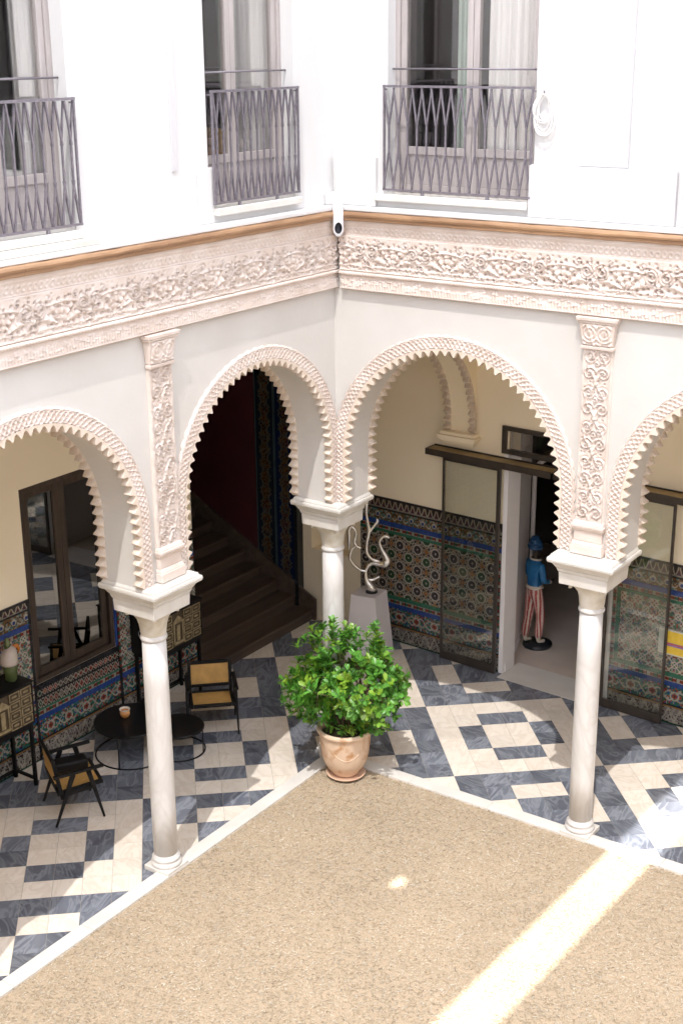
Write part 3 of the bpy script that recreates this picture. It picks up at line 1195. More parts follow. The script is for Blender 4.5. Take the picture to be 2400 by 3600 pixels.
# ------------------------------------------------------------------ columns
def column(x, y, label, half=0.36, plinth=0.163):
    t = thing('column', (x, y, 0), label, 'column', 'marble columns of the court')
    mb = MB()
    mb.lathe([(0.122, 0.15), (0.1265, 0.7), (0.1275, 1.3), (0.124, 2.1), (0.119, 2.61)], 40, (x, y, 0))
    mb.build('shaft', 'column_marble', t, smooth=True)
    mb = MB()
    mb.box(x - plinth, x + plinth, y - plinth, y + plinth, 0.0, 0.060)
    base = mb.build('plinth', 'border_stone', t, bevel=0.008)
    mb = MB()
    mb.lathe([(0.155, 0.060), (0.160, 0.075), (0.158, 0.095), (0.147, 0.108), (0.141, 0.115), (0.142, 0.128), (0.146, 0.136), (0.145, 0.150), (0.136, 0.158), (0.128, 0.17), (0.122, 0.19)], 40, (x, y, 0))
    mb.build('base_moulding', 'column_marble', t, smooth=True)
    mb = MB()
    mb.lathe([(0.118, 2.60), (0.130, 2.606), (0.136, 2.62), (0.134, 2.636), (0.126, 2.645), (0.124, 2.66)], 40, (x, y, 0))
    mb.build('necking', 'column_marble', t, smooth=True)
    # bell: round below, squarish above, with corner leaves
    mb = MB()
    prof = [(0.124, 2.655, 0.0), (0.130, 2.70, 0.0), (0.134, 2.76, 0.08), (0.144, 2.82, 0.2), (0.166, 2.875, 0.4), (0.198, 2.905, 0.6), (0.202, 2.93, 0.65)]
    n = 48
    V = []
    for r, z, q_ in prof:
        for k in range(n):
            a = 2 * math.pi * k / n + math.pi / 4
            sq = 1 / max(abs(math.cos(a)), abs(math.sin(a)))
            rr = r * (1 + q_ * (sq - 1))
            V.append((x + rr * math.cos(a), y + rr * math.sin(a), z))
    F = []
    for i in range(len(prof) - 1):
        for k in range(n):
            l = (k + 1) % n
            F.append((i * n + k, i * n + l, (i + 1) * n + l, (i + 1) * n + k))
    F.append(tuple(range((len(prof) - 1) * n, len(prof) * n)))
    mb.add(V, F)
    cap = mb.build('capital', 'column_cap', t, smooth=True)
    for sx, sy in ((1, 1), (1, -1), (-1, 1), (-1, -1)):
        mb = MB()
        pts = []
        for k in range(9):
            a = k / 8 * 2.6 - 0.4
            pts.append((x + sx * (0.142 + 0.026 * math.cos(a)), y + sy * (0.142 + 0.026 * math.cos(a)), 2.890 + 0.026 * math.sin(a)))
        mb.tube(pts, [0.026 - 0.0015 * k for k in range(9)], 8)
        mb.build('volute', 'column_cap', cap, smooth=True)
    # stepped impost block (abacus)
    h = half
    mb = MB()

    def frus(h0, z0, h1, z1):
        mb.hexa([(x - h0, y - h0, z0), (x + h0, y - h0, z0), (x + h0, y + h0, z0), (x - h0, y + h0, z0)],
                [(x - h1, y - h1, z1), (x + h1, y - h1, z1), (x + h1, y + h1, z1), (x - h1, y + h1, z1)])
    frus(h * 0.72, 2.932, h * 0.735, 3.06)
    frus(h * 0.745, 3.062, h * 0.79, 3.105)
    frus(h * 0.79, 3.107, h * 0.90, 3.17)
    frus(h * 0.97, 3.172, h * 1.0, 3.195)
    frus(h * 1.0, 3.197, h * 0.985, 3.230)
    frus(h * 0.94, 3.232, h * 0.90, 3.263)
    mb.build('impost', 'stone', t, bevel=0.007)
    return t


column(0.0, -BL, 'white marble column in front of the chairs and round table')
column(0.01, 0.03, 'white marble corner column behind the potted shrub', 0.345)
column(AR, 0.0, 'white marble column between the two glass doors')


# ------------------------------------------------------------------ upper storey
def wall_with_openings(name, fn, s0, s1, z0, z1, opens, th, label, base, matname, cat='wall', sides=None):
    t = thing(name, base, label, cat)
    mb = MB()
    opens = sorted(opens)
    cur = s0
    for a, b, za, zb in opens:
        mb.box(cur, a, 0, th, z0, z1, fn=fn)
        if za > z0 + 1e-4:
            mb.box(a, b, 0, th, z0, za, fn=fn)
        if zb < z1 - 1e-4:
            mb.box(a, b, 0, th, zb, z1, fn=fn)
        cur = b
    mb.box(cur, s1, 0, th, z0, z1, fn=fn)
    mb.build('wall', matname, t)
    return t


WTOP = 11.6
upL = wall_with_openings('upper_wall', FL, -6.2, 0.37, 6.487, WTOP, [(-5.20, -3.85, 6.62, 9.6), (-2.13, -0.80, 6.62, 9.6)], 0.42,
                         'white sunlit upper storey wall with two balcony windows on the left', (XL, -3, 6.487), 'upper_plaster')
upR = wall_with_openings('upper_wall', FR, 0.18, 6.6, 6.487, WTOP, [(0.85, 2.49, 6.62, 9.6), (4.4, 6.0, 6.62, 9.6)], 0.42,
                         'white upper storey wall with one wide balcony window on the right', (3, YR, 6.487), 'upper_plaster')


def trims():
    # ledge, plinth course and pilasters
    MB().box(-6.2, -0.13, -0.135, 0.0, 6.487, 6.535, fn=FL).build('ledge', 'upper_plaster', upL, bevel=0.01)
    MB().box(0.32, 6.6, -0.135, 0.0, 6.487, 6.535, fn=FR).build('ledge', 'upper_plaster', upR, bevel=0.01)
    MB().box(-2.30, -2.085, -0.02, 0.0, 6.537, 7.045, fn=FL).build('plinth_course', 'upper_plaster', upL, bevel=0.008)
    MB().box(-2.635, -2.562, -0.02, 0.0, 7.047, WTOP, fn=FL).build('shade_strip', 'plinth_plaster', upL)  # grey strip colour stands in for the shaded side of a pilaster
    for a, b in ((0.24, 0.735), (2.465, 3.93), (3.99, 4.36)):
        MB().box(a, b, -0.055, 0.0, 6.537, 7.025, fn=FR).build('plinth_course', 'plinth_plaster' if a > 2 else 'upper_plaster', upR, bevel=0.008)
    MB().box(2.965, 3.45, -0.045, 0.0, 7.027, WTOP, fn=FR).build('pilaster', 'plinth_plaster', upR, bevel=0.006)
    # stone sills
    for a, b in ((-5.20, -3.83), (-2.085, -0.775)):
        MB().box(a, b, -0.075, 0.30, 6.60, 6.672, fn=FL).build('sill', 'stone', upL, bevel=0.01)
    MB().box(0.74, 2.46, -0.075, 0.30, 6.60, 6.672, fn=FR).build('sill', 'stone', upR, bevel=0.01)
    MB().box(-5.3, -3.69, -0.12, 0.0, 6.536, 6.598, fn=FL).build('sill', 'stone', upL, bevel=0.01)


trims()


def french_window(fn, a, b, parent, mull, glaz=('window_glass', 'window_glass')):
    """two leaves with glazed upper part and a solid kickboard"""
    d0, d1 = 0.16, 0.22
    z0, z1 = 6.675, 9.6
    win = MB()
    win.box(a, a + 0.05, d0 - 0.02, d1 + 0.02, z0, z1 - 0.051, fn=fn)
    win.box(b - 0.05, b, d0 - 0.02, d1 + 0.02, z0, z1 - 0.051, fn=fn)
    win.box(a, b, d0 - 0.02, d1 + 0.02, z1 - 0.051, z1, fn=fn)
    win = win.build('window', 'window_frame_wood', parent, bevel=0.004)
    for k, (p, q_) in enumerate(((a + 0.052, mull - 0.002), (mull + 0.002, b - 0.052))):
        lf = MB()
        lf.box(p, p + 0.065, d0, d1, z0, z1, fn=fn)
        lf.box(q_ - 0.065, q_, d0, d1, z0, z1, fn=fn)
        lf.box(p + 0.067, q_ - 0.067, d0, d1, 7.05, 7.13, fn=fn)
        lf.box(p + 0.067, q_ - 0.067, d0, d1, z0, 6.76, fn=fn)
        lf.build('leaf_frame', 'window_frame_wood', win, bevel=0.005)
        MB().box(p + 0.068, q_ - 0.068, d0 + 0.018, d1 - 0.012, 6.762, 7.048, fn=fn).build('kickboard', 'window_frame_wood', win)
        MB().box(p + 0.068, q_ - 0.068, d0 + 0.025, d0 + 0.031, 7.132, z1, fn=fn).build('pane', glaz[k], win)
    return win


w1 = french_window(FL, -5.20, -3.85, upL, -4.52)
w2 = french_window(FL, -2.13, -0.80, upL, -1.56)
w3 = french_window(FR, 0.85, 2.49, upR, 1.72)


def upper_rooms():
    # left wing room and right wing room behind the windows, each a closed shell
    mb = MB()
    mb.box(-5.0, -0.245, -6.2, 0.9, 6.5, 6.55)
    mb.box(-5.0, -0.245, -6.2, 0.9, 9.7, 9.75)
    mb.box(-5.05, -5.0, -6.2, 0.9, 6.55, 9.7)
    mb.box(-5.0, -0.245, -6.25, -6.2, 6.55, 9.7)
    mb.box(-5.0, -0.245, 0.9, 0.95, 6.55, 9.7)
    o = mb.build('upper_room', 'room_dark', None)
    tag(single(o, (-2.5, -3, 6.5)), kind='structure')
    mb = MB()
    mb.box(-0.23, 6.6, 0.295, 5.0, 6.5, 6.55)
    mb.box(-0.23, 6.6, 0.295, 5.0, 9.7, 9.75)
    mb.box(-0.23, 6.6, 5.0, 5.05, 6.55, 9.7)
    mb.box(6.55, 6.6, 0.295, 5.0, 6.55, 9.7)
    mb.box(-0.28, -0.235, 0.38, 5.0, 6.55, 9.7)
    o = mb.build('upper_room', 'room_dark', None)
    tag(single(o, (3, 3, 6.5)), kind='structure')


upper_rooms()


def curtain(fn, a, b, d, z0, z1, matname, label, waves=9, amp=0.03):
    n = 90
    S = np.linspace(a, b, n)
    Z = np.linspace(z0, z1, 6)
    SS, ZZ = np.meshgrid(S, Z, indexing='ij')
    ph = (SS - a) / (b - a) * waves * 2 * math.pi
    D = d + amp * np.sin(ph) + amp * 0.4 * np.sin(ph * 2.3 + 1)
    P = np.stack([XL - D, SS, ZZ], -1) if fn is FL else np.stack([SS, YR + D, ZZ], -1)
    o = grid_mesh('curtain', P, matname, None)
    m = o.modifiers.new('thickness', 'SOLIDIFY')
    m.thickness = 0.006
    single(o, fn((a + b) / 2, d, z0))
    return tag(o, label, 'curtain')


curtain(FR, 1.83, 2.47, 0.275, 6.57, 9.6, 'white_curtain', 'white curtain behind the right pane of the wide balcony window', 7)
curtain(FR, 1.40, 1.62, 0.42, 6.57, 9.6, 'green_curtain', 'narrow grey green curtain beside the middle post of the wide balcony window', 3)
curtain(FL, -1.36, -0.83, 0.275, 6.57, 9.6, 'white_curtain', 'white curtain in the balcony window nearest the corner', 6)
curtain(FL, -1.34, -1.22, 0.44, 6.57, 9.6, 'green_curtain', 'thin green grey curtain in the balcony window nearest the corner', 2)
curtain(FL, -1.42, -1.10, 1.02, 6.57, 9.6, 'olive_curtain', 'dark olive patterned curtain above the yellow armchair', 5, 0.02)
curtain(FL, -4.55, -3.30, 1.05, 6.57, 9.6, 'white_curtain', 'wide pale curtain behind the lamp in the left edge balcony window', 12)
curtain(FL, -4.14, -3.88, 0.275, 6.57, 9.6, 'white_curtain', 'white curtain in the balcony window at the left edge', 7)


def upper_furniture():
    # rounded yellow tub seat behind the corner-side window
    t = thing('armchair', FL(-1.64, 0.60, 6.552), 'yellow upholstered armchair behind the balcony window nearest the corner', 'armchair')
    x, y, z = FL(-1.64, 0.60, 6.552)
    mb = MB()
    mb.lathe([(0.0, 0.18), (0.26, 0.18), (0.27, 0.40), (0.25, 0.43), (0.0, 0.44)], 24, (x, y, z), cap=False)
    mb.build('seat', 'yellow_fabric', t, smooth=True)
    mb = MB()
    pts = [(x + 0.27 * math.cos(a), y + 0.27 * math.sin(a), z + 0.74) for a in np.linspace(-2.4, 2.4, 20) + math.pi]
    mb.tube(pts, 0.055, 8)
    mb2 = mb.build('backrest', 'yellow_fabric', t, smooth=True)
    mb = MB()
    V, F = [], []
    aa = np.linspace(-2.4, 2.4, 20) + math.pi
    for a in aa:
        for r, zz in ((0.25, 0.2), (0.25, 0.76), (0.30, 0.76), (0.30, 0.2)):
            V.append((x + r * math.cos(a), y + r * math.sin(a), z + zz))
    for k in range(len(aa) - 1):
        for i in range(4):
            j = (i + 1) % 4
            F.append((k * 4 + i, k * 4 + j, k * 4 + 4 + j, k * 4 + 4 + i))
    F += [(0, 1, 2, 3), tuple(range(len(V) - 4, len(V)))]
    mb.add(V, F)
    mb.build('shell', 'yellow_fabric', t)
    for a in (0.8, 2.3, 3.9, 5.4):
        MB().tube([(x + 0.2 * math.cos(a), y + 0.2 * math.sin(a), z + 0.19), (x + 0.22 * math.cos(a), y + 0.22 * math.sin(a), z)], [0.018, 0.012], 8).build('leg', 'black_lacquer', t)
    # lamp with a pale drum shade behind the left-hand window
    x, y, z = FL(-4.10, 0.60, 6.552)
    t = thing('table_lamp', (x, y, z), 'pale lamp with a wide white shade behind the left edge balcony window', 'lamp')
    MB().lathe([(0.0, 0.0), (0.12, 0.0), (0.12, 0.02), (0.03, 0.05), (0.022, 0.30), (0.022, 0.6), (0.0, 0.6)], 16, (x, y, z), cap=False).build('stem', 'iron', t, smooth=True)
    MB().lathe([(0.20, 0.55), (0.16, 1.02), (0.155, 1.02), (0.195, 0.55), (0.20, 0.55)], 28, (x, y, z), cap=False).build('lamp_shade', 'white_cloth', t, smooth=True)


upper_furniture()


# ------------------------------------------------------------------ balcony railings
def baluster_mesh(p):
    """iron bar forked at both ends: arms lean to the neighbours' arms at the rails"""
    mb = MB()
    a = 0.0155
    zt, zf, zl, zb = 0.985, 0.64, 0.36, 0.012
    mb.bar((0, 0, zl - 0.004), (0, 0, zf + 0.004), a, a)
    for s in (-1, 1):
        mb.bar((0, 0.007 * s, zf), (s * p / 2, 0.007 * s, zt), a, a, up=(0, 1, 0))
        mb.bar((0, 0.007 * s, zl), (s * p / 2, 0.007 * s, zb), a, a, up=(0, 1, 0))
    o = mb.build('baluster', 'iron', None)
    me = o.data
    bpy.data.objects.remove(o)
    return me


def railing(fn, a, b, n, label):
    d = -0.045
    z0, z1 = 6.715, 7.715
    t = thing('balcony_railing', fn((a + b) / 2, d, z0), label, 'railing', 'balcony railings')
    MB().box(a, b, d - 0.012, d + 0.012, z1 - 0.012, z1 + 0.010, fn=fn).build('top_rail', 'iron', t)
    MB().box(a, b, d - 0.012, d + 0.012, z0 - 0.008, z0 + 0.010, fn=fn).build('bottom_rail', 'iron', t)
    MB().tube([fn(a + 0.02, 0.09, 7.875), fn(b - 0.02, 0.09, 7.875)], 0.009, 8).build('hand_rail', 'iron', t, smooth=True)
    for s in (a + 0.012, b - 0.012):
        MB().bar(fn(s, d, z0 - 0.01), fn(s, d, z1 + 0.012), 0.018, 0.018).build('post', 'iron', t)
        MB().bar(fn(s, d, z1 - 0.03), fn(s, 0.02, z1 - 0.03), 0.014, 0.014).build('bracket', 'iron', t)
    for k in (0.28, 0.72):
        MB().tube([fn(a + (b - a) * k, d, 6.705), fn(a + (b - a) * k, d, 6.675)], [0.016, 0.02], 8).build('foot', 'iron', t)
    p = (b - a - 0.03) / n
    me = baluster_mesh(p)
    for k in range(n):
        s = a + 0.015 + p * (k + 0.5)
        P0 = Vector(fn(s, d, z0))
        M = Matrix.Translation(P0)
        if fn is FL:
            M = M @ Matrix.Rotation(math.radians(90), 4, 'Z')
        share('baluster', me, t, M)
    return t


railing(FL, -5.20, -3.82, 13, 'dark iron lattice balcony railing at the left edge')
railing(FL, -2.11, -0.775, 13, 'dark iron lattice balcony railing of the window nearest the corner, yellow chair behind')
railing(FR, 0.825, 2.49, 15, 'wide dark iron lattice balcony railing beside the white cable coil')


# ------------------------------------------------------------------ rain spout and cable coil
def spout():
    t = thing('rain_spout', (0.36, -0.30, 6.27), 'short white rain pipe with an open mouth at the inner corner above the frieze', 'pipe')
    mb = MB()
    n = 20
    cx, cy = 0.375, -0.325
    # thick pipe with a bevelled mouth looking down into the court
    top = Vector((cx - 0.02, cy + 0.02, 6.62))
    bot = Vector((cx + 0.012, cy - 0.016, 6.315))
    ax = (bot - top).normalized()
    e1 = ax.orthogonal().normalized()
    e2 = ax.cross(e1)
    cutn = Vector((0.55, -0.70, -0.42)).normalized()
    V = []
    for r, isbot in ((0.056, 0), (0.056, 1), (0.038, 1), (0.038, 2)):
        for k in range(n):
            a = 2 * math.pi * k / n
            rad = (e1 * math.cos(a) + e2 * math.sin(a)) * r
            if isbot == 0:
                p = top + rad
            elif isbot == 1:
                p = bot + rad
                p = p + ax * (-(p - bot).dot(cutn) / ax.dot(cutn))
            else:
                p = bot + rad - ax * 0.16
            V.append(p)
    F = []
    for i in range(2):
        for k in range(n):
            l = (k + 1) % n
            F.append((i * n + k, i * n + l, (i + 1) * n + l, (i + 1) * n + k))
    F.append(tuple(range(n)))
    mb.add(V[:3 * n], F)
    mb.build('pipe', 'pipe_white', t, smooth=True, angle=40)
    mb = MB()
    mb.add(V[2 * n:], [(k, (k + 1) % n, n + (k + 1) % n, n + k) for k in range(n)] + [tuple(range(n, 2 * n))])
    mb.build('mouth', 'pipe_inner_shade', t)  # inside of the pipe coloured near black in place of its shade
    mb = MB()
    mb.box(0.18, 0.34, -0.30, -0.13, 6.535, 6.66)
    mb.build('pipe_collar', 'upper_plaster', t, bevel=0.02)


spout()


def coil():
    t = thing('cable_coil', FR(2.60, -0.05, 7.30), 'white cable coiled on a hook beside the wide balcony window', 'cable')
    MB().tube([FR(2.60, 0.0, 7.66), FR(2.60, -0.05, 7.66), FR(2.60, -0.06, 7.69)], 0.007, 8).build('hook', 'iron', t)
    rr = random.Random(4)
    mb = MB()
    for k in range(9):
        pts = []
        wx, wz = 0.085 + rr.uniform(-0.03, 0.03), 0.15 + rr.uniform(-0.04, 0.05)
        ph = rr.uniform(-0.3, 0.3)
        for i in range(28):
            a = 2 * math.pi * i / 28
            z = 7.66 - wz + wz * math.cos(a)
            s = 2.60 + wx * math.sin(a) * (0.75 + 0.35 * (7.66 - z) / 0.3) + ph * 0.05 * (7.66 - z) / 0.3
            pts.append(FR(s, -0.03 - 0.006 * k + 0.01 * math.sin(a * 2 + k), z))
        mb.tube(pts, 0.0055, 6, closed=True)
    mb.build('loops', 'cable_white', t, smooth=True)
    mb = MB()
    mb.tube([FR(2.585 + 0.008 * math.sin(z * 3), -0.03, z) for z in np.linspace(7.66, 9.4, 14)], 0.005, 6)
    mb.build('riser', 'cable_white', t, smooth=True)


coil()

# ------------------------------------------------------------------ left gallery: back wall, window, tiles
HC = 5.55
backL = thing('gallery_wall', (-2.77, -2, 0), 'cream back wall of the left gallery with a dark window and tiled dado', 'wall')


def back_left():
    mb = MB()
    o = [(-2.13, -0.78, 0.98, 3.40), (0.76, 3.08, 0.0, 4.9)]
    cur = -6.2
    for a, b, za, zb in o:
        mb.box(cur, a, 0, 0.30, 0, HC, fn=FB)
        if za > 0:
            mb.box(a, b, 0, 0.30, 0, za, fn=FB)
        mb.box(a, b, 0, 0.30, zb, HC, fn=FB)
        cur = b
    mb.build('wall', 'gallery_plaster', backL)
    # window
    d0, d1 = 0.04, 0.10
    fr = MB()
    a, b, z0, z1 = -2.13, -0.78, 0.98, 3.40
    fr.box(a, a + 0.06, d0 - 0.045, d1 + 0.03, z0, z1, fn=FB)
    fr.box(b - 0.06, b, d0 - 0.045, d1 + 0.03, z0, z1, fn=FB)
    fr.box(a + 0.062, b - 0.062, d0 - 0.045, d1 + 0.03, z1 - 0.06, z1, fn=FB)
    fr.box(a + 0.062, b - 0.062, d0 - 0.045, d1 + 0.03, z0, z0 + 0.06, fn=FB)
    win = fr.build('window', 'dark_window_wood', backL, bevel=0.006)
    mid = -1.50
    for p, q_ in ((a + 0.064, mid - 0.002), (mid + 0.002, b - 0.064)):
        lf = MB()
        lf.box(p, p + 0.09, d0, d1, z0 + 0.062, z1 - 0.062, fn=FB)
        lf.box(q_ - 0.09, q_, d0, d1, z0 + 0.062, z1 - 0.062, fn=FB)
        lf.box(p + 0.092, q_ - 0.092, d0, d1, z1 - 0.15, z1 - 0.062, fn=FB)
        lf.box(p + 0.092, q_ - 0.092, d0, d1, z0 + 0.062, z0 + 0.17, fn=FB)
        lf.build('leaf_frame', 'dark_window_wood', win, bevel=0.006)
        MB().box(p + 0.093, q_ - 0.093, d0 + 0.02, d0 + 0.026, z0 + 0.172, z1 - 0.152, fn=FB).build('pane', 'gallery_glass', win)
    # dark room behind the window
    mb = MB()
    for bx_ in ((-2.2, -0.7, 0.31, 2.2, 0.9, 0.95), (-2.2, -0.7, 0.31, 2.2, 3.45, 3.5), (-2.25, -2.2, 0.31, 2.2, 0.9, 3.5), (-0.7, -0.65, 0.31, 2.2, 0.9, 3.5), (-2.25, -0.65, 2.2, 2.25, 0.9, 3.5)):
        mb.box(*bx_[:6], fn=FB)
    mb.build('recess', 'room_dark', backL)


back_left()

# ---- painted tile (azulejo) patterns: colour fields evaluated on a fine grid of faces
WH = np.array((0.34, 0.315, 0.265))
INK = np.array((0.030, 0.022, 0.02))
GRN = np.array((0.018, 0.075, 0.045))
TEAL = np.array((0.04, 0.15, 0.145))
BLU = np.array((0.02, 0.045, 0.16))
RED = np.array((0.20, 0.035, 0.022))
OCH = np.array((0.22, 0.115, 0.04))
PUR = np.array((0.05, 0.022, 0.042))


def hsh(a, b, k=0.0):
    return np.modf(np.abs(np.sin(a * 127.1 + b * 311.7 + k * 74.7) * 43758.5453))[0]


def put(C, m, col):
    m = np.clip(m, 0, 1)[..., None]
    C[:] = C * (1 - m) + np.asarray(col) * m


def line(x, w_):
    return np.clip(1.5 - np.abs(x) / w_, 0, 1)


def pat_foliage(S, Z, h):
    """busy band of curling leaves: teal ground, white outline, red and green flecks"""
    C = np.empty(S.shape + (3,))
    C[:] = TEAL * 0.8
    p = 0.30
    u = np.mod(S, p) / p - 0.5
    v = Z / h - 0.5
    n1 = hsh(np.floor(S / 0.019), np.floor(Z / 0.019))
    n2 = hsh(np.floor(S / 0.019), np.floor(Z / 0.019), 5)
    put(C, (n1 > 0.55) * 1.0, GRN * 1.2)
    put(C, (n1 < 0.22) * 0.9, WH * 0.85)
    put(C, (n2 > 0.86) * 1.0, RED * 1.2)
    put(C, (n2 < 0.12) * 1.0, INK)
    put(C, ((n2 > 0.40) & (n2 < 0.5)) * 1.0, BLU)
    put(C, line(v - 0.26 * np.sin(u * 2 * math.pi), 0.045), WH)
    put(C, line(v + 0.26 * np.sin(u * 2 * math.pi), 0.045), WH * 0.8)
    r = np.hypot(u * p, v * h)
    put(C, line(r - 0.055, 0.009), WH)
    put(C, (r < 0.035) * 1.0, RED)
    put(C, (r < 0.015) * 1.0, INK)
    return C


def pat_diamonds(S, Z, h):
    """row of small lozenges, white on dark, centres red, green and blue in turn"""
    C = np.empty(S.shape + (3,))
    C[:] = INK * 0.9
    p = 0.085
    k = np.floor(S / p)
    u = S / p - k - 0.5
    v = Z / h - 0.5
    d = np.abs(u) + np.abs(v)
    put(C, line(d - 0.46, 0.07), WH)
    hue = hsh(np.floor(k / 3), 0 * k, 3)
    put(C, (d < 0.34) * (hue < 0.45), RED * 1.1)
    put(C, (d < 0.34) * (hue >= 0.45) * (hue < 0.72), GRN * 1.2)
    put(C, (d < 0.34) * (hue >= 0.72), WH * 0.5)
    put(C, (d < 0.17) * 1.0, INK)
    put(C, (d < 0.08) * 1.0, WH)
    put(C, (np.maximum(np.abs(u), np.abs(v)) > 0.44) * (d > 0.8), WH * 0.9)
    return C


def pat_strip(S, Z, h):
    C = np.empty(S.shape + (3,))
    C[:] = WH * 0.75
    k = np.floor(S / 0.05)
    u = S / 0.05 - k
    put(C, ((np.mod(k, 2) == 0) & (np.abs(Z / h - 0.5) < 0.34)) * 1.0, RED * 0.8)
    put(C, ((np.mod(k, 4) == 1) & (np.abs(Z / h - 0.5) < 0.34)) * 1.0, GRN)
    put(C, (u < 0.14) * 1.0, INK)
    return C


def pat_crest(S, Z, h):
    """row of bell-shaped merlons outlined in white"""
    C = np.empty(S.shape + (3,))
    C[:] = INK
    p = 0.098
    u = (np.mod(S, p) / p - 0.5)
    v = Z / h
    edge = 0.42 - 0.30 * np.clip((v - 0.25) / 0.6, 0, 1) ** 0.7
    inside = (np.abs(u) < edge) & (v < 0.88)
    put(C, inside * 1.0, OCH * 0.6)
    put(C, inside * (np.abs(u) < edge - 0.14) * (v < 0.65), PUR)
    put(C, line(np.abs(u) - edge, 0.06) * (v < 0.9), WH * 1.05)
    put(C, (v < 0.12) * 1.0, WH * 0.55)
    return C


def pat_scroll(S, Z, h):
    C = np.empty(S.shape + (3,))
    C[:] = OCH * 0.5
    p = 0.19
    u = np.mod(S, p) / p - 0.5
    v = Z / h - 0.5
    put(C, (hsh(np.floor(S / 0.022), np.floor(Z / 0.022)) > 0.6) * 0.9, WH * 0.6)
    put(C, (hsh(np.floor(S / 0.022), np.floor(Z / 0.022), 2) > 0.8) * 0.9, TEAL)
    put(C, line(v - 0.28 * np.cos(u * 2 * math.pi), 0.06), WH * 0.95)
    put(C, line(v + 0.28 * np.cos(u * 2 * math.pi), 0.06), INK)
    r = np.hypot(u * p, v * h)
    put(C, (r < 0.026) * 1.0, BLU * 0.9)
    put(C, line(r - 0.03, 0.006), WH)
    return C


def pat_rings(S, Z, h):
    """centred lattice of ringed rosettes linked by white strapwork on a dark ground"""
    C = np.empty(S.shape + (3,))
    C[:] = INK * 1.0
    p, q_ = 0.298, 0.310
    best = np.full(S.shape, 9.0)
    kind = np.zeros(S.shape)
    sec = np.full(S.shape, 9.0)
    bu = np.zeros(S.shape)
    bv = np.zeros(S.shape)
    for ox, oz, kd in ((0, 0, 0), (0.5, 0.5, 1)):
        uu = S / p - ox
        vv = Z / q_ - oz
        a = (uu - np.round(uu)) * p
        b = (vv - np.round(vv)) * q_
        r = np.hypot(a, b)
        m = r < best
        sec = np.where(m, best, np.minimum(sec, r))
        bu = np.where(m, a, bu)
        bv = np.where(m, b, bv)
        kind = np.where(m, kd, kind)
        best = np.minimum(best, r)
    for sx, sz in ((0.5, 0), (0, 0.5)):
        uu = S / p - sx
        vv = Z / q_ - sz
        a = np.abs((uu - np.round(uu)) * p)
        b = np.abs((vv - np.round(vv)) * q_)
        put(C, (np.maximum(a, b) < 0.036) * 1.0, WH * 0.55)
        put(C, (a + b < 0.040) * 1.0, RED * 0.8)
        put(C, (a + b < 0.018) * 1.0, WH)
    th = np.arctan2(bv, bu)
    put(C, line(best - 0.099 - 0.010 * np.cos(th * 8), 0.008), WH * 0.9)
    put(C, line(np.abs(bu) - np.abs(bv), 0.009) * (best > 0.10), WH * 0.85)
    put(C, line(np.minimum(np.abs(bu), np.abs(bv)), 0.008) * (best > 0.085), OCH * 1.3)
    put(C, line(best - 0.069, 0.010), WH * 1.1)
    put(C, (best < 0.058) * (kind == 0), np.array((0.018, 0.045, 0.02)))
    put(C, (best < 0.058) * (kind == 1), np.array((0.035, 0.018, 0.03)))
    put(C, line(best - 0.040, 0.006) * (0.5 + 0.5 * np.cos(th * 10)), np.where(kind[..., None] == 0, GRN * 0.9, PUR * 2.0) if False else GRN * 0.9)
    put(C, (best < 0.013) * 1.0, WH)
    return C


def pat_stars(S, Z, h):
    """lighter panel of interlaced stars: white, green, red and blue"""
    C = np.empty(S.shape + (3,))
    C[:] = WH * 0.70
    p = 0.215
    uu, vv = S / p, Z / p
    a = (uu - np.round(uu)) * p
    b = (vv - np.round(vv)) * p
    r = np.hypot(a, b)
    th = np.arctan2(b, a)
    put(C, (hsh(np.floor(S / 0.02), np.floor(Z / 0.02)) > 0.50) * 0.85, GRN * 1.6)
    put(C, (hsh(np.floor(S / 0.02), np.floor(Z / 0.02), 3) > 0.80) * 0.9, RED)
    put(C, (hsh(np.floor(S / 0.02), np.floor(Z / 0.02), 6) > 0.88) * 0.9, BLU)
    put(C, line(r - 0.052 - 0.012 * np.cos(th * 8), 0.010), WH * 1.2)
    put(C, (r < 0.040 + 0.010 * np.cos(th * 8)) * 1.0, RED * 0.9)
    put(C, (r < 0.022) * 1.0, INK)
    a2 = np.abs((uu + 0.5 - np.round(uu + 0.5)) * p)
    b2 = np.abs((vv + 0.5 - np.round(vv + 0.5)) * p)
    r2 = np.hypot(a2, b2)
    put(C, (r2 < 0.036) * 1.0, GRN * 0.8)
    put(C, line(r2 - 0.040, 0.008), WH * 1.1)
    put(C, (r2 < 0.014) * 1.0, BLU)
    put(C, line(a2 - b2, 0.010), WH * 1.15)
    return C


def pat_skirt(S, Z, h):
    C = np.empty(S.shape + (3,))
    C[:] = np.array((0.16, 0.14, 0.13))
    put(C, (hsh(np.floor(S / 0.018), np.floor(Z / 0.018)) > 0.6) * 1.0, WH * 0.7)
    put(C, (hsh(np.floor(S / 0.018), np.floor(Z / 0.018), 2) > 0.75) * 1.0, INK)
    v = Z / h
    u = np.mod(S, 0.16) / 0.16
    put(C, line(v - 0.5 - 0.3 * np.sin(u * 2 * math.pi), 0.08), WH * 0.85)
    put(C, (v > 0.9) * 1.0, OCH)
    put(C, (v < 0.08) * 1.0, GRN * 0.6)
    return C


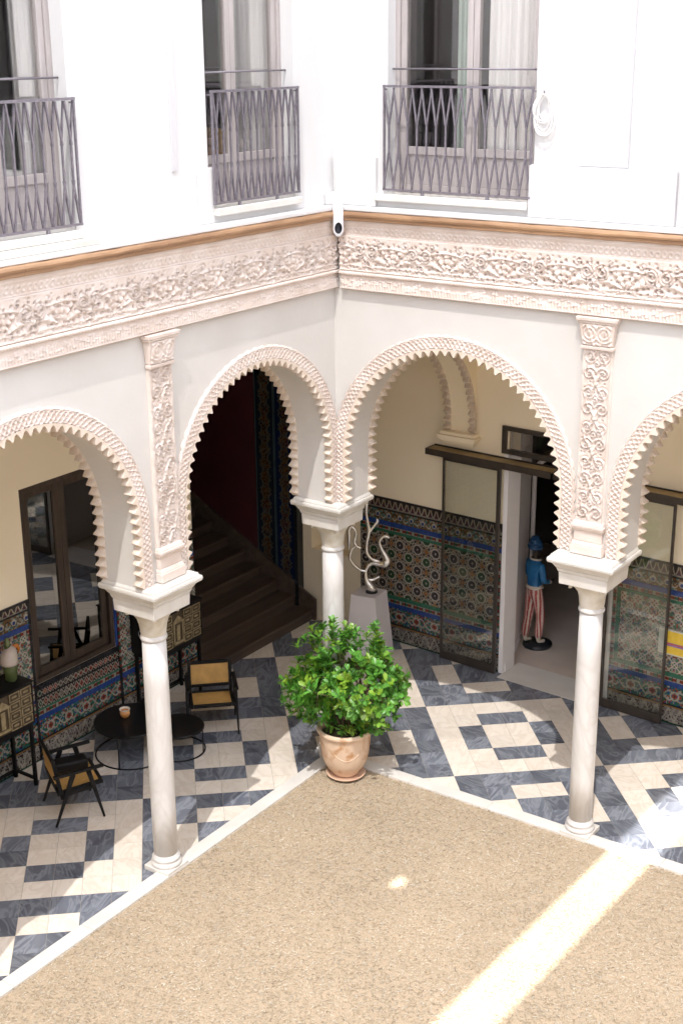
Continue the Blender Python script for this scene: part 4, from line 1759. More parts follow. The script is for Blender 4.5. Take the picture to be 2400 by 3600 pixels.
def pat_jamb(S, Z, w_):
    """tall candelabra panels, blue and brown, on a dark ground; S across 0..w_, Z up"""
    C = np.empty(S.shape + (3,))
    C[:] = np.array((0.02, 0.03, 0.05))
    half = w_ / 2
    u = np.mod(S, half) / half - 0.5
    v = np.mod(Z, 0.42) / 0.42
    sel = S > half
    put(C, sel * 1.0, BLU * 0.5)
    prof = 0.12 + 0.17 * np.abs(np.sin(v * math.pi * 2)) * (0.5 + 0.5 * np.cos(v * math.pi * 6) ** 2)
    m = np.abs(u) < prof
    n1 = hsh(np.floor(S / 0.018), np.floor(Z / 0.018))
    put(C, m * (n1 > 0.35), WH * 0.35)
    put(C, m * (n1 > 0.75), OCH * 0.8)
    put(C, m * (n1 < 0.2), RED * 0.5)
    put(C, line(np.abs(u) - prof, 0.035), WH * 0.4)
    put(C, (np.abs(u) > 0.44) * 1.0, np.array((0.10, 0.16, 0.17)))
    put(C, (np.abs(u) > 0.485) * 1.0, INK)
    return C * 0.55


def azulejo(name, fn, s0, s1, z0, z1, pat, parent, proud, res=0.0105):
    ns = max(2, int((s1 - s0) / res) + 1)
    nz = max(2, int((z1 - z0) / res) + 1)
    S = np.linspace(s0, s1, ns)
    Z = np.linspace(z0, z1, nz)
    SS, ZZ = np.meshgrid(S, Z, indexing='ij')
    P = np.zeros((ns, nz, 3))
    f = np.vectorize(lambda a, b: fn(a, -proud, b))
    X = f(SS, ZZ)
    P[..., 0], P[..., 1], P[..., 2] = X
    # turn the rim back to the wall so the panel is a shallow slab
    mid = ((S[:-1] + S[1:]) / 2)
    mz = ((Z[:-1] + Z[1:]) / 2)
    MS, MZ = np.meshgrid(mid, mz, indexing='ij')
    C = pat(MS, MZ - z0, z1 - z0)
    C = C * (0.9 + 0.2 * hsh(np.floor(MS / 0.14), np.floor(MZ / 0.14), 9))[..., None]
    o = grid_mesh(name, P, 'azulejo', parent, False, C.reshape(-1, 3))
    rim = MB()
    for a, b in (((s0, z0), (s1, z0)), ((s1, z0), (s1, z1)), ((s1, z1), (s0, z1)), ((s0, z1), (s0, z0))):
        rim.add([fn(a[0], -proud, a[1]), fn(b[0], -proud, b[1]), fn(b[0], -0.001, b[1]), fn(a[0], -0.001, a[1])], [(0, 1, 2, 3)])
    rim.build('panel_edge', 'black_trim', o)
    return o


def trim(fn, s0, s1, z0, z1, matname, parent, proud, name='trim'):
    return MB().box(s0, s1, -proud, -0.001, z0, z1, fn=fn).build(name, matname, parent)


def dado(fn, s0, s1, parent, kind, top=2.1):
    """stack of tile bands from the floor up, as on all the gallery walls"""
    azulejo('skirting_tiles', fn, s0, s1, 0.004, 0.250, pat_skirt, parent, 0.012)
    trim(fn, s0, s1, 0.251, 0.266, 'black_trim', parent, 0.016)
    azulejo('foliage_tiles', fn, s0, s1, 0.268, 0.512, pat_foliage, parent, 0.010)
    trim(fn, s0, s1, 0.514, 0.576, 'blue_trim', parent, 0.012, 'blue_strip')
    azulejo('strip_tiles', fn, s0, s1, 0.578, 0.640, pat_strip, parent, 0.010)
    trim(fn, s0, s1, 0.642, 0.662, 'green_trim', parent, 0.014)
    if kind == 'sill':
        azulejo('lozenge_tiles', fn, s0, s1, 0.664, 0.790, pat_diamonds, parent, 0.010)
        trim(fn, s0, s1, 0.792, 0.812, 'black_trim', parent, 0.014)
        azulejo('lozenge_tiles', fn, s0, s1, 0.814, 0.905, pat_diamonds, parent, 0.010)
        trim(fn, s0, s1, 0.907, 0.978, 'black_trim', parent, 0.016)
        return
    zt = top
    main = {'rings': pat_rings, 'stars': pat_stars, 'mixed': pat_stars}[kind]
    m0, m1 = s0, s1
    if kind in ('rings', 'stars'):
        # side strip, green frame and the main field
        w_ = 0.055
        if kind == 'rings':
            azulejo('strip_tiles', fn, s1 - w_, s1, 0.664, 1.66, lambda a, b, h: pat_strip(b, a - (s1 - w_), w_), parent, 0.010)
            m1 = s1 - w_ - 0.002
            trim(fn, m1 - 0.05, m1, 0.664, 1.66, 'green_trim', parent, 0.012)
            m1 -= 0.052
        else:
            azulejo('strip_tiles', fn, s0, s0 + w_, 0.664, 1.66, lambda a, b, h: pat_strip(b, a - s0, w_), parent, 0.010)
            m0 = s0 + w_ + 0.002
            trim(fn, m0, m0 + 0.05, 0.664, 1.66, 'green_trim', parent, 0.012)
            m0 += 0.052
        trim(fn, m0, m1, 0.664, 0.70, 'green_trim', parent, 0.012)
        trim(fn, m0, m1, 1.622, 1.66, 'green_trim', parent, 0.012)
        azulejo('rosette_tiles', fn, m0, m1, 0.702, 1.620, main, parent, 0.010)
    else:
        azulejo('rosette_tiles', fn, m0, m1, 0.664, 1.660, main, parent, 0.010)
    azulejo('strip_tiles', fn, s0, s1, 1.662, 1.722, pat_strip, parent, 0.010)
    trim(fn, s0, s1, 1.724, 1.790, 'blue_trim', parent, 0.012, 'blue_strip')
    azulejo('scroll_tiles', fn, s0, s1, 1.792, 1.945, pat_scroll, parent, 0.010)
    trim(fn, s0, s1, 1.947, 1.968, 'black_trim', parent, 0.014)
    azulejo('crest_tiles', fn, s0, s1, 1.970, zt - 0.022, pat_crest, parent, 0.010)
    trim(fn, s0, s1, zt - 0.020, zt, 'black_trim', parent, 0.016)


dado(FB, -2.128, -0.742, backL, 'sill')
dado(FB, -3.60, -2.162, backL, 'mixed', 2.085)
dado(FB, -0.700, 0.755, backL, 'mixed', 2.085)
trim(FB, -2.161, -2.129, 0.003, 2.085, 'black_trim', backL, 0.02)
trim(FB, -0.741, -0.701, 0.003, 2.085, 'black_trim', backL, 0.018)
azulejo('strip_tiles', FB, -0.738, -0.704, 0.665, 2.08, lambda a, b, h: pat_strip(b, a + 0.738, 0.034), backL, 0.022)
trim(FB, -0.778, -0.742, 0.980, 2.085, 'blue_trim', backL, 0.014)

# ------------------------------------------------------------------ staircase
stairs = thing('staircase', (-3.2, 1.9, 0), 'dark wooden staircase rising behind the left arch', 'staircase')


def build_stairs():
    rise, run = 0.17, 0.315
    x0 = -2.56
    for k in range(14):
        xa = x0 - k * run
        z = rise * (k + 1)
        y0 = 0.80 if k else 0.80
        # riser and tread are separate boards with a nosing
        MB().box(xa - 0.03, xa, y0, 3.105, 0.0 if k == 0 else z - rise, z - 0.035).build('riser', 'stair_wood', stairs)
        MB().box(xa - run - 0.03, xa + 0.028, y0, 3.105, z - 0.034, z).build('tread', 'stair_wood', stairs, bevel=0.008)
    # sloping base board along the far wall
    mb = MB()
    sl_ = rise / run
    pts = [(-2.50, 0.0), (-2.50, 0.33), (-2.50 - 4.4, 0.33 + 4.4 * sl_), (-2.50 - 4.4, 4.4 * sl_ - 0.2), (-2.9, 0.0)]
    mb.prism(pts, lambda a, b, d: (a, d, b), 3.107, 3.150)
    mb.build('base_board', 'stair_wood', stairs, bevel=0.005)
    MB().box(-7.2, -2.55, 0.74, 0.798, -0.05, 0.1).build('string', 'stair_wood', stairs)


build_stairs()
stairwell = thing('stairwell_wall', (-4.5, 3.15, 0), 'dark maroon stairwell wall with tall tiled jamb panels', 'wall')


def build_stairwell():
    MB().box(-7.4, -3.585, 3.152, 3.30, 0, HC).build('wall', 'maroon_paint', stairwell)
    MB().box(-3.583, -2.86, 3.16, 3.30, 0, HC).build('jamb', 'black_trim', stairwell)
    fnj = lambda a, d, z: (a, 3.152 + d, z)       # noqa
    # tiled jamb: two tall panels whose foot follows the stair
    azulejo('jamb_tiles', fnj, -3.575, -3.222, 0.70, 4.9, lambda S, Z, h: pat_jamb(S + 3.575, Z, 0.706), stairwell, -0.002 + 0.006)
    azulejo('jamb_tiles', fnj, -3.214, -2.872, 0.45, 4.9, lambda S, Z, h: pat_jamb(S + 3.575, Z + 0.2, 0.706), stairwell, -0.002 + 0.006)
    MB().box(-2.858, -2.80, 3.10, 3.30, 0, HC).build('jamb_edge', 'black_trim', stairwell)
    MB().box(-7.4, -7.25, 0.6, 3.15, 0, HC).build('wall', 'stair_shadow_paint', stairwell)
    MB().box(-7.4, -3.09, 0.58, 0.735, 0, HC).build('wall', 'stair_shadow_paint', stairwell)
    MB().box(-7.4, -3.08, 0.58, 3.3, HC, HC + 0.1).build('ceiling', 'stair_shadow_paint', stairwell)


build_stairwell()

# ------------------------------------------------------------------ right gallery: back wall
backR = thing('gallery_wall', FW(0.5, 0, 0), 'cream back wall of the right gallery with tiled dado and tall doorway', 'wall')


def back_right():
    mb = MB()
    D = 0.28
    # plain end with a niche, then tiled wall, doorway, tiled wall
    n0, n1, nz0, nz1 = -2.64, -1.95, 1.085, 2.35
    mb.box(-2.80, n0, 0, D, 0, HC, fn=FW)
    mb.box(n0, n1, 0, D, 0, nz0, fn=FW)
    mb.box(n0, n1, 0, D, nz1, HC, fn=FW)
    mb.box(n0, n1, D - 0.03, D, nz0, nz1, fn=FW)
    mb.box(n1, 0.66, 0, D, 0, HC, fn=FW)
    mb.box(0.66, 2.16, 0, D, 3.46, HC, fn=FW)
    mb.box(2.16, 6.7, 0, D, 0, HC, fn=FW)
    mb.build('wall', 'gallery_plaster', backR)
    dado(FW, -1.73, 0.60, backR, 'rings', 2.13)
    dado(FW, 2.235, 4.6, backR, 'stars', 2.13)
    # white door jambs
    MB().box(0.605, 0.668, -0.014, D + 0.02, 0, 3.10, fn=FW).build('door_jamb', 'jamb_white', backR)
    MB().box(2.162, 2.230, -0.014, D + 0.02, 0, 3.10, fn=FW).build('door_jamb', 'jamb_white', backR)
    # transom light over the doorway
    tr = MB()
    a, b, z0, z1 = 0.56, 2.20, 3.10, 3.47
    tr.box(a, a + 0.07, -0.03, 0.05, z0, z1, fn=FW)
    tr.box(b - 0.07, b, -0.03, 0.05, z0, z1, fn=FW)
    tr.box(a + 0.072, b - 0.072, -0.03, 0.05, z1 - 0.06, z1, fn=FW)
    tr.box(a + 0.072, b - 0.072, -0.03, 0.05, z0, z0 + 0.06, fn=FW)
    tr = tr.build('transom', 'bronze_frame', backR, bevel=0.004)
    MB().box(a + 0.073, b - 0.073, 0.0, 0.006, z0 + 0.062, z1 - 0.062, fn=FW).build('pane', 'window_glass', tr)


back_right()

# transverse arch across the right gallery, springing from a corbel on the back wall
tarch = thing('transverse_arch', FW(-0.05, -0.1, 3.2), 'scalloped transverse arch springing from a moulded corbel in the right gallery', 'arch')


def transverse():
    s0, s1 = -0.245, 0.145
    fy = lambda y: 0.37 + y      # noqa
    span = 2.71
    c, r, zc = 0.37 + span / 2, span / 2 - 0.06, 3.42
    ft = lambda s, d, z: (s0 + d, s, z)          # noqa  s = y, d = across thickness
    W_ = s1 - s0
    mb = MB()
    pts = [(c - r, 3.30)] + arch_pts(c, r, zc, 40) + [(c + r, 3.30)]
    for d in (0.0, W_):
        for p, q_ in zip(pts, pts[1:]):
            if abs(p[0] - q_[0]) < 1e-6:
                continue
            mb.add([ft(p[0], d, p[1]), ft(q_[0], d, q_[1]), ft(q_[0], d, HC), ft(p[0], d, HC)], [(0, 1, 2, 3)])
        mb.add([ft(c + r, d, 3.30), ft(3.12, d, 3.30), ft(3.12, d, HC), ft(c + r, d, HC)], [(0, 1, 2, 3)])
        mb.add([ft(0.36, d, 3.30), ft(c - r, d, 3.30), ft(c - r, d, HC), ft(0.36, d, HC)], [(0, 1, 2, 3)])
    for p, q_ in zip(pts, pts[1:]):
        mb.add([ft(p[0], 0, p[1]), ft(p[0], W_, p[1]), ft(q_[0], W_, q_[1]), ft(q_[0], 0, q_[1])], [(0, 1, 2, 3)])
    mb.build('arch_wall', 'gallery_plaster', tarch)
    # corbel
    mb = MB()

    def blk(h, y0, z0, z1, h2, y2):
        cx = (s0 + s1) / 2
        mb.hexa([(cx - h, y0, z0), (cx + h, y0, z0), (cx + h, 3.12, z0), (cx - h, 3.12, z0)],
                [(cx - h2, y2, z1), (cx + h2, y2, z1), (cx + h2, 3.12, z1), (cx - h2, 3.12, z1)])
    blk(0.21, 2.98, 3.12, 3.17, 0.235, 2.95)
    blk(0.25, 2.935, 3.172, 3.205, 0.26, 2.925)
    blk(0.28, 2.905, 3.207, 3.255, 0.285, 2.90)
    blk(0.26, 2.925, 3.257, 3.298, 0.25, 2.935)
    mb.build('corbel', 'gallery_plaster', tarch, bevel=0.006)
    # scallops on both edges of the soffit
    st = zc - 3.30
    n = int(round((math.pi * r + 2 * st) / PITCH))
    LT = math.pi * r + 2 * st
    for k in range(n):
        l = (k + 0.5) * LT / n
        if l < LT * 0.45:
            continue
        for d0, sg in ((0.0, 1), (W_, -1)):
            def at(l_):
                if l_ >= st + math.pi * r:
                    return c + r, zc - (l_ - st - math.pi * r), (-1.0, 0.0)
                th = math.pi - (l_ - st) / r
                return c + r * math.cos(th), zc + r * math.sin(th), (-math.cos(th), -math.sin(th))
            s, z, inw = at(l)
            s2, z2, _ = at(l + 0.001)
            p = Vector(ft(s, d0, z))
            tan = (Vector(ft(s2, d0, z2)) - p).normalized()
            inward = (Vector(ft(s + inw[0], d0, z + inw[1])) - p).normalized()
            dep = Vector((sg, 0, 0))
            M = Matrix(((tan.x, inward.x, dep.x, p.x), (tan.y, inward.y, dep.y, p.y), (tan.z, inward.z, dep.z, p.z), (0, 0, 0, 1)))
            share('scallop', random.choice(TOOTH), tarch, M)


transverse()


def passage():
    t = thing('inner_room', FW(1.4, 1.5, 0), kind='structure')
    MB().add([FW(0.60, 0.03, 0.001), FW(2.3, 0.03, 0.001), (4.5, 8.0, 0.001), (-1.8, 8.0, 0.001)], [(0, 1, 2, 3)]).build('room_floor', 'room_floor', t)
    MB().box(0.672, 2.16, -0.16, 0.42, -0.01, 0.006, fn=FW).build('threshold', 'border_stone', t, bevel=0.003)
    # splayed left wall with a low base board
    p, q_ = Vector(FW(0.669, 0.05, 0)), Vector((0.20, 4.62, 0))
    n = Vector((q_.y - p.y, -(q_.x - p.x), 0)).normalized()
    mb = MB()
    mb.hexa([p, p - n * 0.12, q_ - n * 0.12, q_], [v + Vector((0, 0, 3.5)) for v in (p, p - n * 0.12, q_ - n * 0.12, q_)])
    mb.build('wall', 'room_wall', t)
    mb = MB()
    k = n * 0.015
    mb.hexa([p + k, p, q_, q_ + k], [v + Vector((0, 0, 0.11)) for v in (p + k, p, q_, q_ + k)])
    mb.build('base_board', 'jamb_white', t)
    mb = MB()
    mb.box(-3.0, -2.9, 4.8, 8, 0, 3.5)
    mb.box(-3.0, 2.42, 8, 8.1, 0, 3.5)
    mb.box(-3.0, 0.2, 4.62, 4.74, 0, 3.5)
    mb.build('wall', 'room_dark', t)
    mb = MB()
    mb.box(2.30, 2.42, 3.2, 8, 0, 3.5)
    mb.box(-3.0, 2.45, 3.36, 8.1, 3.5, 3.6)
    mb.build('wall', 'room_wall', t)
    # pale casing with an arched head at the end of the splayed wall
    mb = MB()
    pts = [(0.235, 4.66, z) for z in np.linspace(0.0, 2.35, 8)] + [(0.235 + 0.30 * (1 - math.cos(a)), 4.66 + 0.1 * (1 - math.cos(a)), 2.35 + 0.26 * math.sin(a)) for a in np.linspace(0.2, math.pi / 2, 7)]
    mb.tube(pts, 0.035, 8)
    mb.build('casing', 'room_wall', t, smooth=True)


passage()


# ------------------------------------------------------------------ sliding glass doors
def sliding_door(a, b, r0, r1, label, lockside):
    t = thing('glass_door', FW((a + b) / 2, -0.1, 0), label, 'door', 'sliding glass doors')
    dz0, dz1 = 0.015, 2.93
    d0, d1 = -0.115, -0.075
    fr = MB()
    wl = 0.03 if lockside > 0 else 0.05
    wr = 0.05 if lockside > 0 else 0.03
    fr.box(a, a + wl, d0, d1, dz0, dz1, fn=FW)
    fr.box(b - wr, b, d0, d1, dz0, dz1, fn=FW)
    fr.box(a + wl + 0.001, b - wr - 0.001, d0, d1, dz1 - 0.05, dz1, fn=FW)
    fr.box(a + wl + 0.001, b - wr - 0.001, d0, d1, dz0, dz0 + 0.115, fn=FW)
    fr.build('frame', 'bronze_frame', t, bevel=0.004)
    MB().box(a + wl + 0.001, b - wr - 0.001, -0.099, -0.091, dz0 + 0.116, dz1 - 0.051, fn=FW).build('pane', 'door_glass', t)
    s = b - 0.025 if lockside > 0 else a + 0.025
    k = MB()
    k.box(s - 0.02, s + 0.02, d0 - 0.02, d0, 1.46, 1.62, fn=FW)
    k.box(s - 0.012, s + 0.05, d0 - 0.045, d0 - 0.021, 1.50, 1.58, fn=FW)
    k.build('handle', 'bronze_frame', t, bevel=0.004)
    h = MB()
    h.box(r0, r1, -0.215, -0.195, 2.95, 3.035, fn=FW)
    h.box(r0, r0 + 0.02, -0.193, -0.004, 2.95, 3.035, fn=FW)
    rail = h.build('header_rail', 'bronze_frame', t, bevel=0.003)
    MB().box(r0 + 0.022, r1, -0.193, -0.004, 3.012, 3.030, fn=FW).build('header_top', 'rail_top', rail)
    MB().box(r0 + 0.022, r1, -0.022, -0.004, 3.032, 3.05, fn=FW).build('header_lip', 'bronze_frame', rail)
    return t


sliding_door(-0.285, 0.605, -0.50, 1.385, 'sliding glass door in a dark frame before ring patterned tiles', 1)
sliding_door(2.155, 3.03, 1.42, 4.4, 'sliding glass door in a dark frame at the right edge, beside the painting', -1)


def painting():
    t = thing('painting', FW(3.25, -0.05, 0.95), 'small yellow and purple painting on the tiles at the right edge', 'painting')
    MB().box(2.905, 3.62, -0.065, -0.014, 0.955, 1.285, fn=FW).build('canvas', 'canvas_edge', t, bevel=0.004)
    MB().box(2.985, 3.60, -0.069, -0.066, 1.12, 1.27, fn=FW).build('upper_field', 'paint_yellow', t)
    MB().box(2.985, 3.60, -0.069, -0.066, 1.075, 1.118, fn=FW).build('middle_field', 'paint_purple', t)
    MB().box(2.985, 3.60, -0.069, -0.066, 0.975, 1.073, fn=FW).build('lower_field', 'paint_yellow', t)
    MB().box(3.02, 3.58, -0.072, -0.070, 1.098, 1.112, fn=FW).build('stroke', 'paint_red', t)


painting()


# ------------------------------------------------------------------ gallery ceilings and the rest of the court
def shell():
    mb = MB()
    mb.box(-7.4, -0.325, -6.2, 0.365, HC, HC + 0.2)
    mb.box(-3.07, 6.6, 0.375, 3.6, HC, HC + 0.2)
    mb.box(-3.07, -0.325, 0.366, 0.3745, HC, HC + 0.2)
    o = mb.build('ceiling', 'ceiling_plaster', None)
    tag(single(o, (-1, 1, HC)), kind='structure')
    mb = MB()
    mb.box(-3.07, 0.18, -6.35, -6.202, 0, HC)
    o = mb.build('end_wall', 'gallery_plaster', None)
    tag(single(o, (-1.5, -6.3, 0)), 'cream end wall of the left gallery', 'wall')
    mb = MB()
    mb.box(6.602, 6.75, -0.13, 3.4, 0, HC)
    o = mb.build('end_wall', 'gallery_plaster', None)
    tag(single(o, (6.7, 1.5, 0)), 'cream end wall of the right gallery', 'wall')
    # the two remaining sides of the court, behind and beside the camera
    mb = MB()
    mb.box(-0.3, 0.18, -14.4, -6.352, 0, WTOP)
    mb.box(6.752, 10.9, -0.13, 0.35, 0, WTOP)
    mb.box(10.4, 10.9, -14.4, -0.131, 0, WTOP)
    mb.box(0.181, 10.399, -14.9, -14.4, 0, WTOP)
    mb.box(6.602, 6.751, -0.13, 0.35, HC + 0.001, WTOP)
    mb.box(-0.3, 0.18, -6.351, -6.202, HC + 0.001, WTOP)
    o = mb.build('court_wall', 'far_plaster', None)
    tag(single(o, (5, -14.6, 0)), 'plain white walls closing the other sides of the court', 'wall')


shell()


def awning():
    """sagging shade cloth stretched over the court, with one open joint and a small tear"""
    zt = 10.3
    kx, ky = -SUN.x / SUN.z * zt, -SUN.y / SUN.z * zt     # where the sun ray through a ground point crosses zt is (x - kx.., y - ky..)
    sx, sy = SUN.x / -SUN.z * zt, SUN.y / -SUN.z * zt

    def gap_x(y, side):
        # open joint: falls on the ground at x ~ 3.78..3.93, 0.40 wide
        yg = y + sy
        return (3.915 + 0.040 * yg - sx) + side * 0.225
    hole = (2.12 - sx, -1.92 - sy)

    def panel(name, xa, xb, label, with_hole):
        nx, ny = 90, 150
        ys = np.linspace(-14.36, -0.17, ny)
        V, F = [], []
        for j, y in enumerate(ys):
            a = xa if not callable(xa) else xa(y)
            b = xb if not callable(xb) else xb(y)
            for i in range(nx):
                x = a + (b - a) * i / (nx - 1)
                z = zt - 0.25 * math.sin(math.pi * i / (nx - 1)) * (0.7 + 0.3 * math.cos(y * 2.1)) if False else zt - 0.05 * math.sin(math.pi * i / (nx - 1))
                V.append((x, y, z))
        for j in range(ny - 1):
            for i in range(nx - 1):
                v = V[j * nx + i]
                if with_hole and abs(v[0] - hole[0]) < 0.055 and abs(v[1] - hole[1]) < 0.13:
                    continue
                F.append((j * nx + i, j * nx + i + 1, (j + 1) * nx + i + 1, (j + 1) * nx + i))
        mb = MB()
        mb.add(V, F)
        o = mb.build(name, 'awning_cloth', None, smooth=True)
        tag(single(o, (V[0][0], -7, zt)), label, 'awning', 'shade cloths over the court')
    panel('awning_panel', 0.22, lambda y: gap_x(y, -1), 'pale shade cloth stretched over the near side of the court', True)
    panel('awning_panel', lambda y: gap_x(y, 1), 10.36, 'pale shade cloth stretched over the far side of the court', False)


awning()


# ------------------------------------------------------------------ potted shrub
def pot():
    cx, cy = 0.445, -0.375
    t = thing('flower_pot', (cx, cy, 0), 'glazed terracotta pot on a clay saucer at the court corner', 'pot')
    mb = MB()
    mb.lathe([(0.0, 0.012), (0.185, 0.012), (0.225, 0.045), (0.232, 0.05), (0.224, 0.056), (0.185, 0.028), (0.0, 0.026)], 40, (cx + 0.02, cy - 0.02, 0), cap=False)
    mb.build('saucer', 'saucer_clay', t, smooth=True)
    prof = [(0.0, 0.030), (0.140, 0.030), (0.158, 0.045), (0.160, 0.065), (0.176, 0.085), (0.222, 0.14), (0.256, 0.21), (0.276, 0.30), (0.288, 0.40), (0.296, 0.50), (0.302, 0.56), (0.322, 0.578), (0.332, 0.60), (0.326, 0.625), (0.308, 0.634), (0.290, 0.628), (0.278, 0.58), (0.265, 0.55)]
    mb = MB()
    mb.lathe(prof, 48, (cx, cy, 0), cap=False)
    mb.build('body', 'terracotta', t, smooth=True)
    # small applied swag on the belly
    mb = MB()
    a0 = math.atan2(-0.78, 0.63)
    pts = []
    for k in range(11):
        u = k / 10 * 2 - 1
        a = a0 + u * 0.55
        z = 0.40 - 0.09 * (1 - u * u)
        r = 0.290 - 0.02 * (0.42 - z) * 6
        pts.append((cx + r * math.cos(a), cy + r * math.sin(a), z))
    mb.tube(pts, 0.006, 6)
    mb.build('swag', 'terracotta', t, smooth=True)
    o = MB().lathe([(0.0, 0.572), (0.276, 0.565)], 32, (cx, cy, 0), cap=False).build('soil', 'soil', t)
    return cx, cy


PCX, PCY = pot()


def shrub():
    cx, cy = PCX + 0.02, PCY + 0.0
    t = thing('shrub', (cx, cy, 0.57), 'bushy bright green shrub growing in the terracotta pot', 'shrub')
    rr = random.Random(21)
    trunk = MB()
    tips = []
    right = Vector((_r.x, _r.y, 0)).normalized()
    back = Vector((-_r.y, _r.x, 0)).normalized()
    base = Vector((cx, cy, 0.56))
    cen = Vector((cx, cy, 1.15)) + right * 0.0
    RX, RY, RZ = 0.75, 0.62, 0.52
    gaps = [(Vector((rr.uniform(-1, 1), rr.uniform(-1.0, 0.2), rr.uniform(-0.5, 0.9))).normalized(), rr.uniform(0.93, 0.965)) for _ in range(9)]
    # tips spread over an uneven ellipsoid, denser on the outside
    lumps = [(Vector((rr.gauss(0, 1), rr.gauss(0, 1), rr.gauss(0, 1))).normalized(), rr.uniform(0.16, 0.34)) for _ in range(13)]
    for k in range(600):
        d = Vector((rr.gauss(0, 1), rr.gauss(0, 1), rr.gauss(0, 0.95))).normalized()
        if d.z < -0.97:
            continue
        f = rr.uniform(0.45, 1.0) ** 0.5
        if any(d.dot(gd) > gc for gd, gc in gaps):
            f *= 0.62
        bump = 0.86
        for ld, la in lumps:
            bump += la * max(0, d.dot(ld) - 0.72) * 2.4
        p = cen + (right * d.x * RX + back * d.y * RY) * f * bump + Vector((0, 0, d.z * RZ * f * bump))
        if p.z < 0.62:
            p.z = 0.62 + rr.uniform(0, 0.10)
        tips.append((p, (d + Vector((0, 0, 0.55))).normalized(), rr.uniform(0.8, 1.15)))
    # tall shoots breaking the outline
    for sx, sy, h0, h1 in ((-0.16, 0.05, 1.55, 1.93), (-0.05, 0.0, 1.55, 1.80), (0.10, -0.05, 1.55, 1.88), (0.33, 0.0, 1.50, 1.90), (0.38, 0.05, 1.45, 1.74), (-0.30, 0.0, 1.50, 1.80), (0.0, 0.1, 1.5, 1.74)):
        n = int((h1 - h0) / 0.055)
        for i in range(n + 1):
            z = h0 + (h1 - h0) * i / n
            p = Vector((cx, cy, z)) + right * (sx + rr.uniform(-0.02, 0.02)) + back * sy
            tips.append((p, Vector((rr.uniform(-.2, .2), rr.uniform(-.2, .2), 1)).normalized(), 0.85))
    # side sprays
    for sx, z in ((-0.66, 1.32), (-0.68, 1.22), (-0.60, 0.92), (-0.62, 0.84), (0.66, 1.30), (0.70, 1.24), (0.60, 1.38), (0.45, 0.74), (-0.40, 0.72), (0.30, 0.66), (0.18, 0.62)):
        for i in range(3):
            p = Vector((cx, cy, z)) + right * (sx * rr.uniform(0.82, 1.04)) - back * rr.uniform(-0.1, 0.25)
            tips.append((p, (right * sx + Vector((0, 0, 0.35))).normalized(), 0.95))
    V, F, Cc = [], [], []
    for p, ax, scl in tips:
        n = rr.randint(6, 9)
        e1 = ax.orthogonal().normalized()
        e2 = ax.cross(e1)
        ph = rr.uniform(0, 6.28)
        age = rr.random()
        for i in range(n):
            a = ph + i * 2.4
            el = rr.uniform(0.15, 1.05)
            d = (e1 * math.cos(a) + e2 * math.sin(a)) * math.cos(el) + ax * math.sin(el)
            L = rr.uniform(0.064, 0.112) * scl
            Wd = L * rr.uniform(0.21, 0.28)
            side = d.cross(ax)
            if side.length < 1e-3:
                side = e1
            side.normalize()
            up = side.cross(d).normalized()
            q0 = p + ax * rr.uniform(-0.03, 0.02)
            fold = rr.uniform(0.1, 0.35)
            curl = rr.uniform(-0.25, 0.05)
            b = len(V)
            pts = []
            for u, wv in ((0.0, 0.0), (0.40, 0.72), (0.75, 1.0), (1.0, 0.0)):
                c = q0 + d * L * u + up * (curl * L * u * u)
                pts.append((c, wv * Wd))
            V.append(pts[0][0])
            for c, wv in pts[1:3]:
                V += [c + side * wv + up * fold * wv, c, c - side * wv + up * fold * wv]
            V.append(pts[3][0])
            F += [(b, b + 2, b + 1), (b, b + 3, b + 2), (b + 1, b + 2, b + 5, b + 4), (b + 2, b + 3, b + 6, b + 5), (b + 4, b + 5, b + 7), (b + 5, b + 6, b + 7)]
            g = rr.random()
            young = max(0, age - 0.55) * 1.6
            dk = 0.42 if rr.random() < 0.3 else 1.0
            col = (dk * (0.085 + 0.14 * g * (0.4 + young) + 0.16 * young), dk * (0.235 + 0.17 * g + 0.16 * young), dk * (0.028 + 0.035 * g))
            Cc += [col] * 6
    me_f = F
    mb = MB()
    mb.v = [tuple(v) for v in V]
    mb.f = me_f
    mb.m = [0] * len(F)
    o = mb.build('crown', 'leaf', t, smooth=False)
    at = o.data.attributes.new('Col', 'FLOAT_COLOR', 'FACE')
    buf = np.ones((len(F), 4), dtype=np.float32)
    buf[:, :3] = np.array(Cc)
    at.data.foreach_set('color', buf.ravel())
    # stems
    for k in range(9):
        a = 2 * math.pi * k / 9
        q0 = base + Vector((math.cos(a), math.sin(a), 0)) * 0.05
        q1 = base + Vector((math.cos(a) * 0.16, math.sin(a) * 0.16, 0.32))
        q2 = cen + Vector((math.cos(a + .2) * 0.34, math.sin(a + .2) * 0.34, 0.1))
        trunk.tube([q0, q1, q2], [0.016, 0.012, 0.006], 7)
        for j in range(5):
            tp = rr.choice(tips)[0]
            trunk.tube([q1.lerp(q2, rr.uniform(0.1, 0.9)), tp], [0.006, 0.003], 5)
    trunk.build('stems', 'bark', t, smooth=True)


shrub()


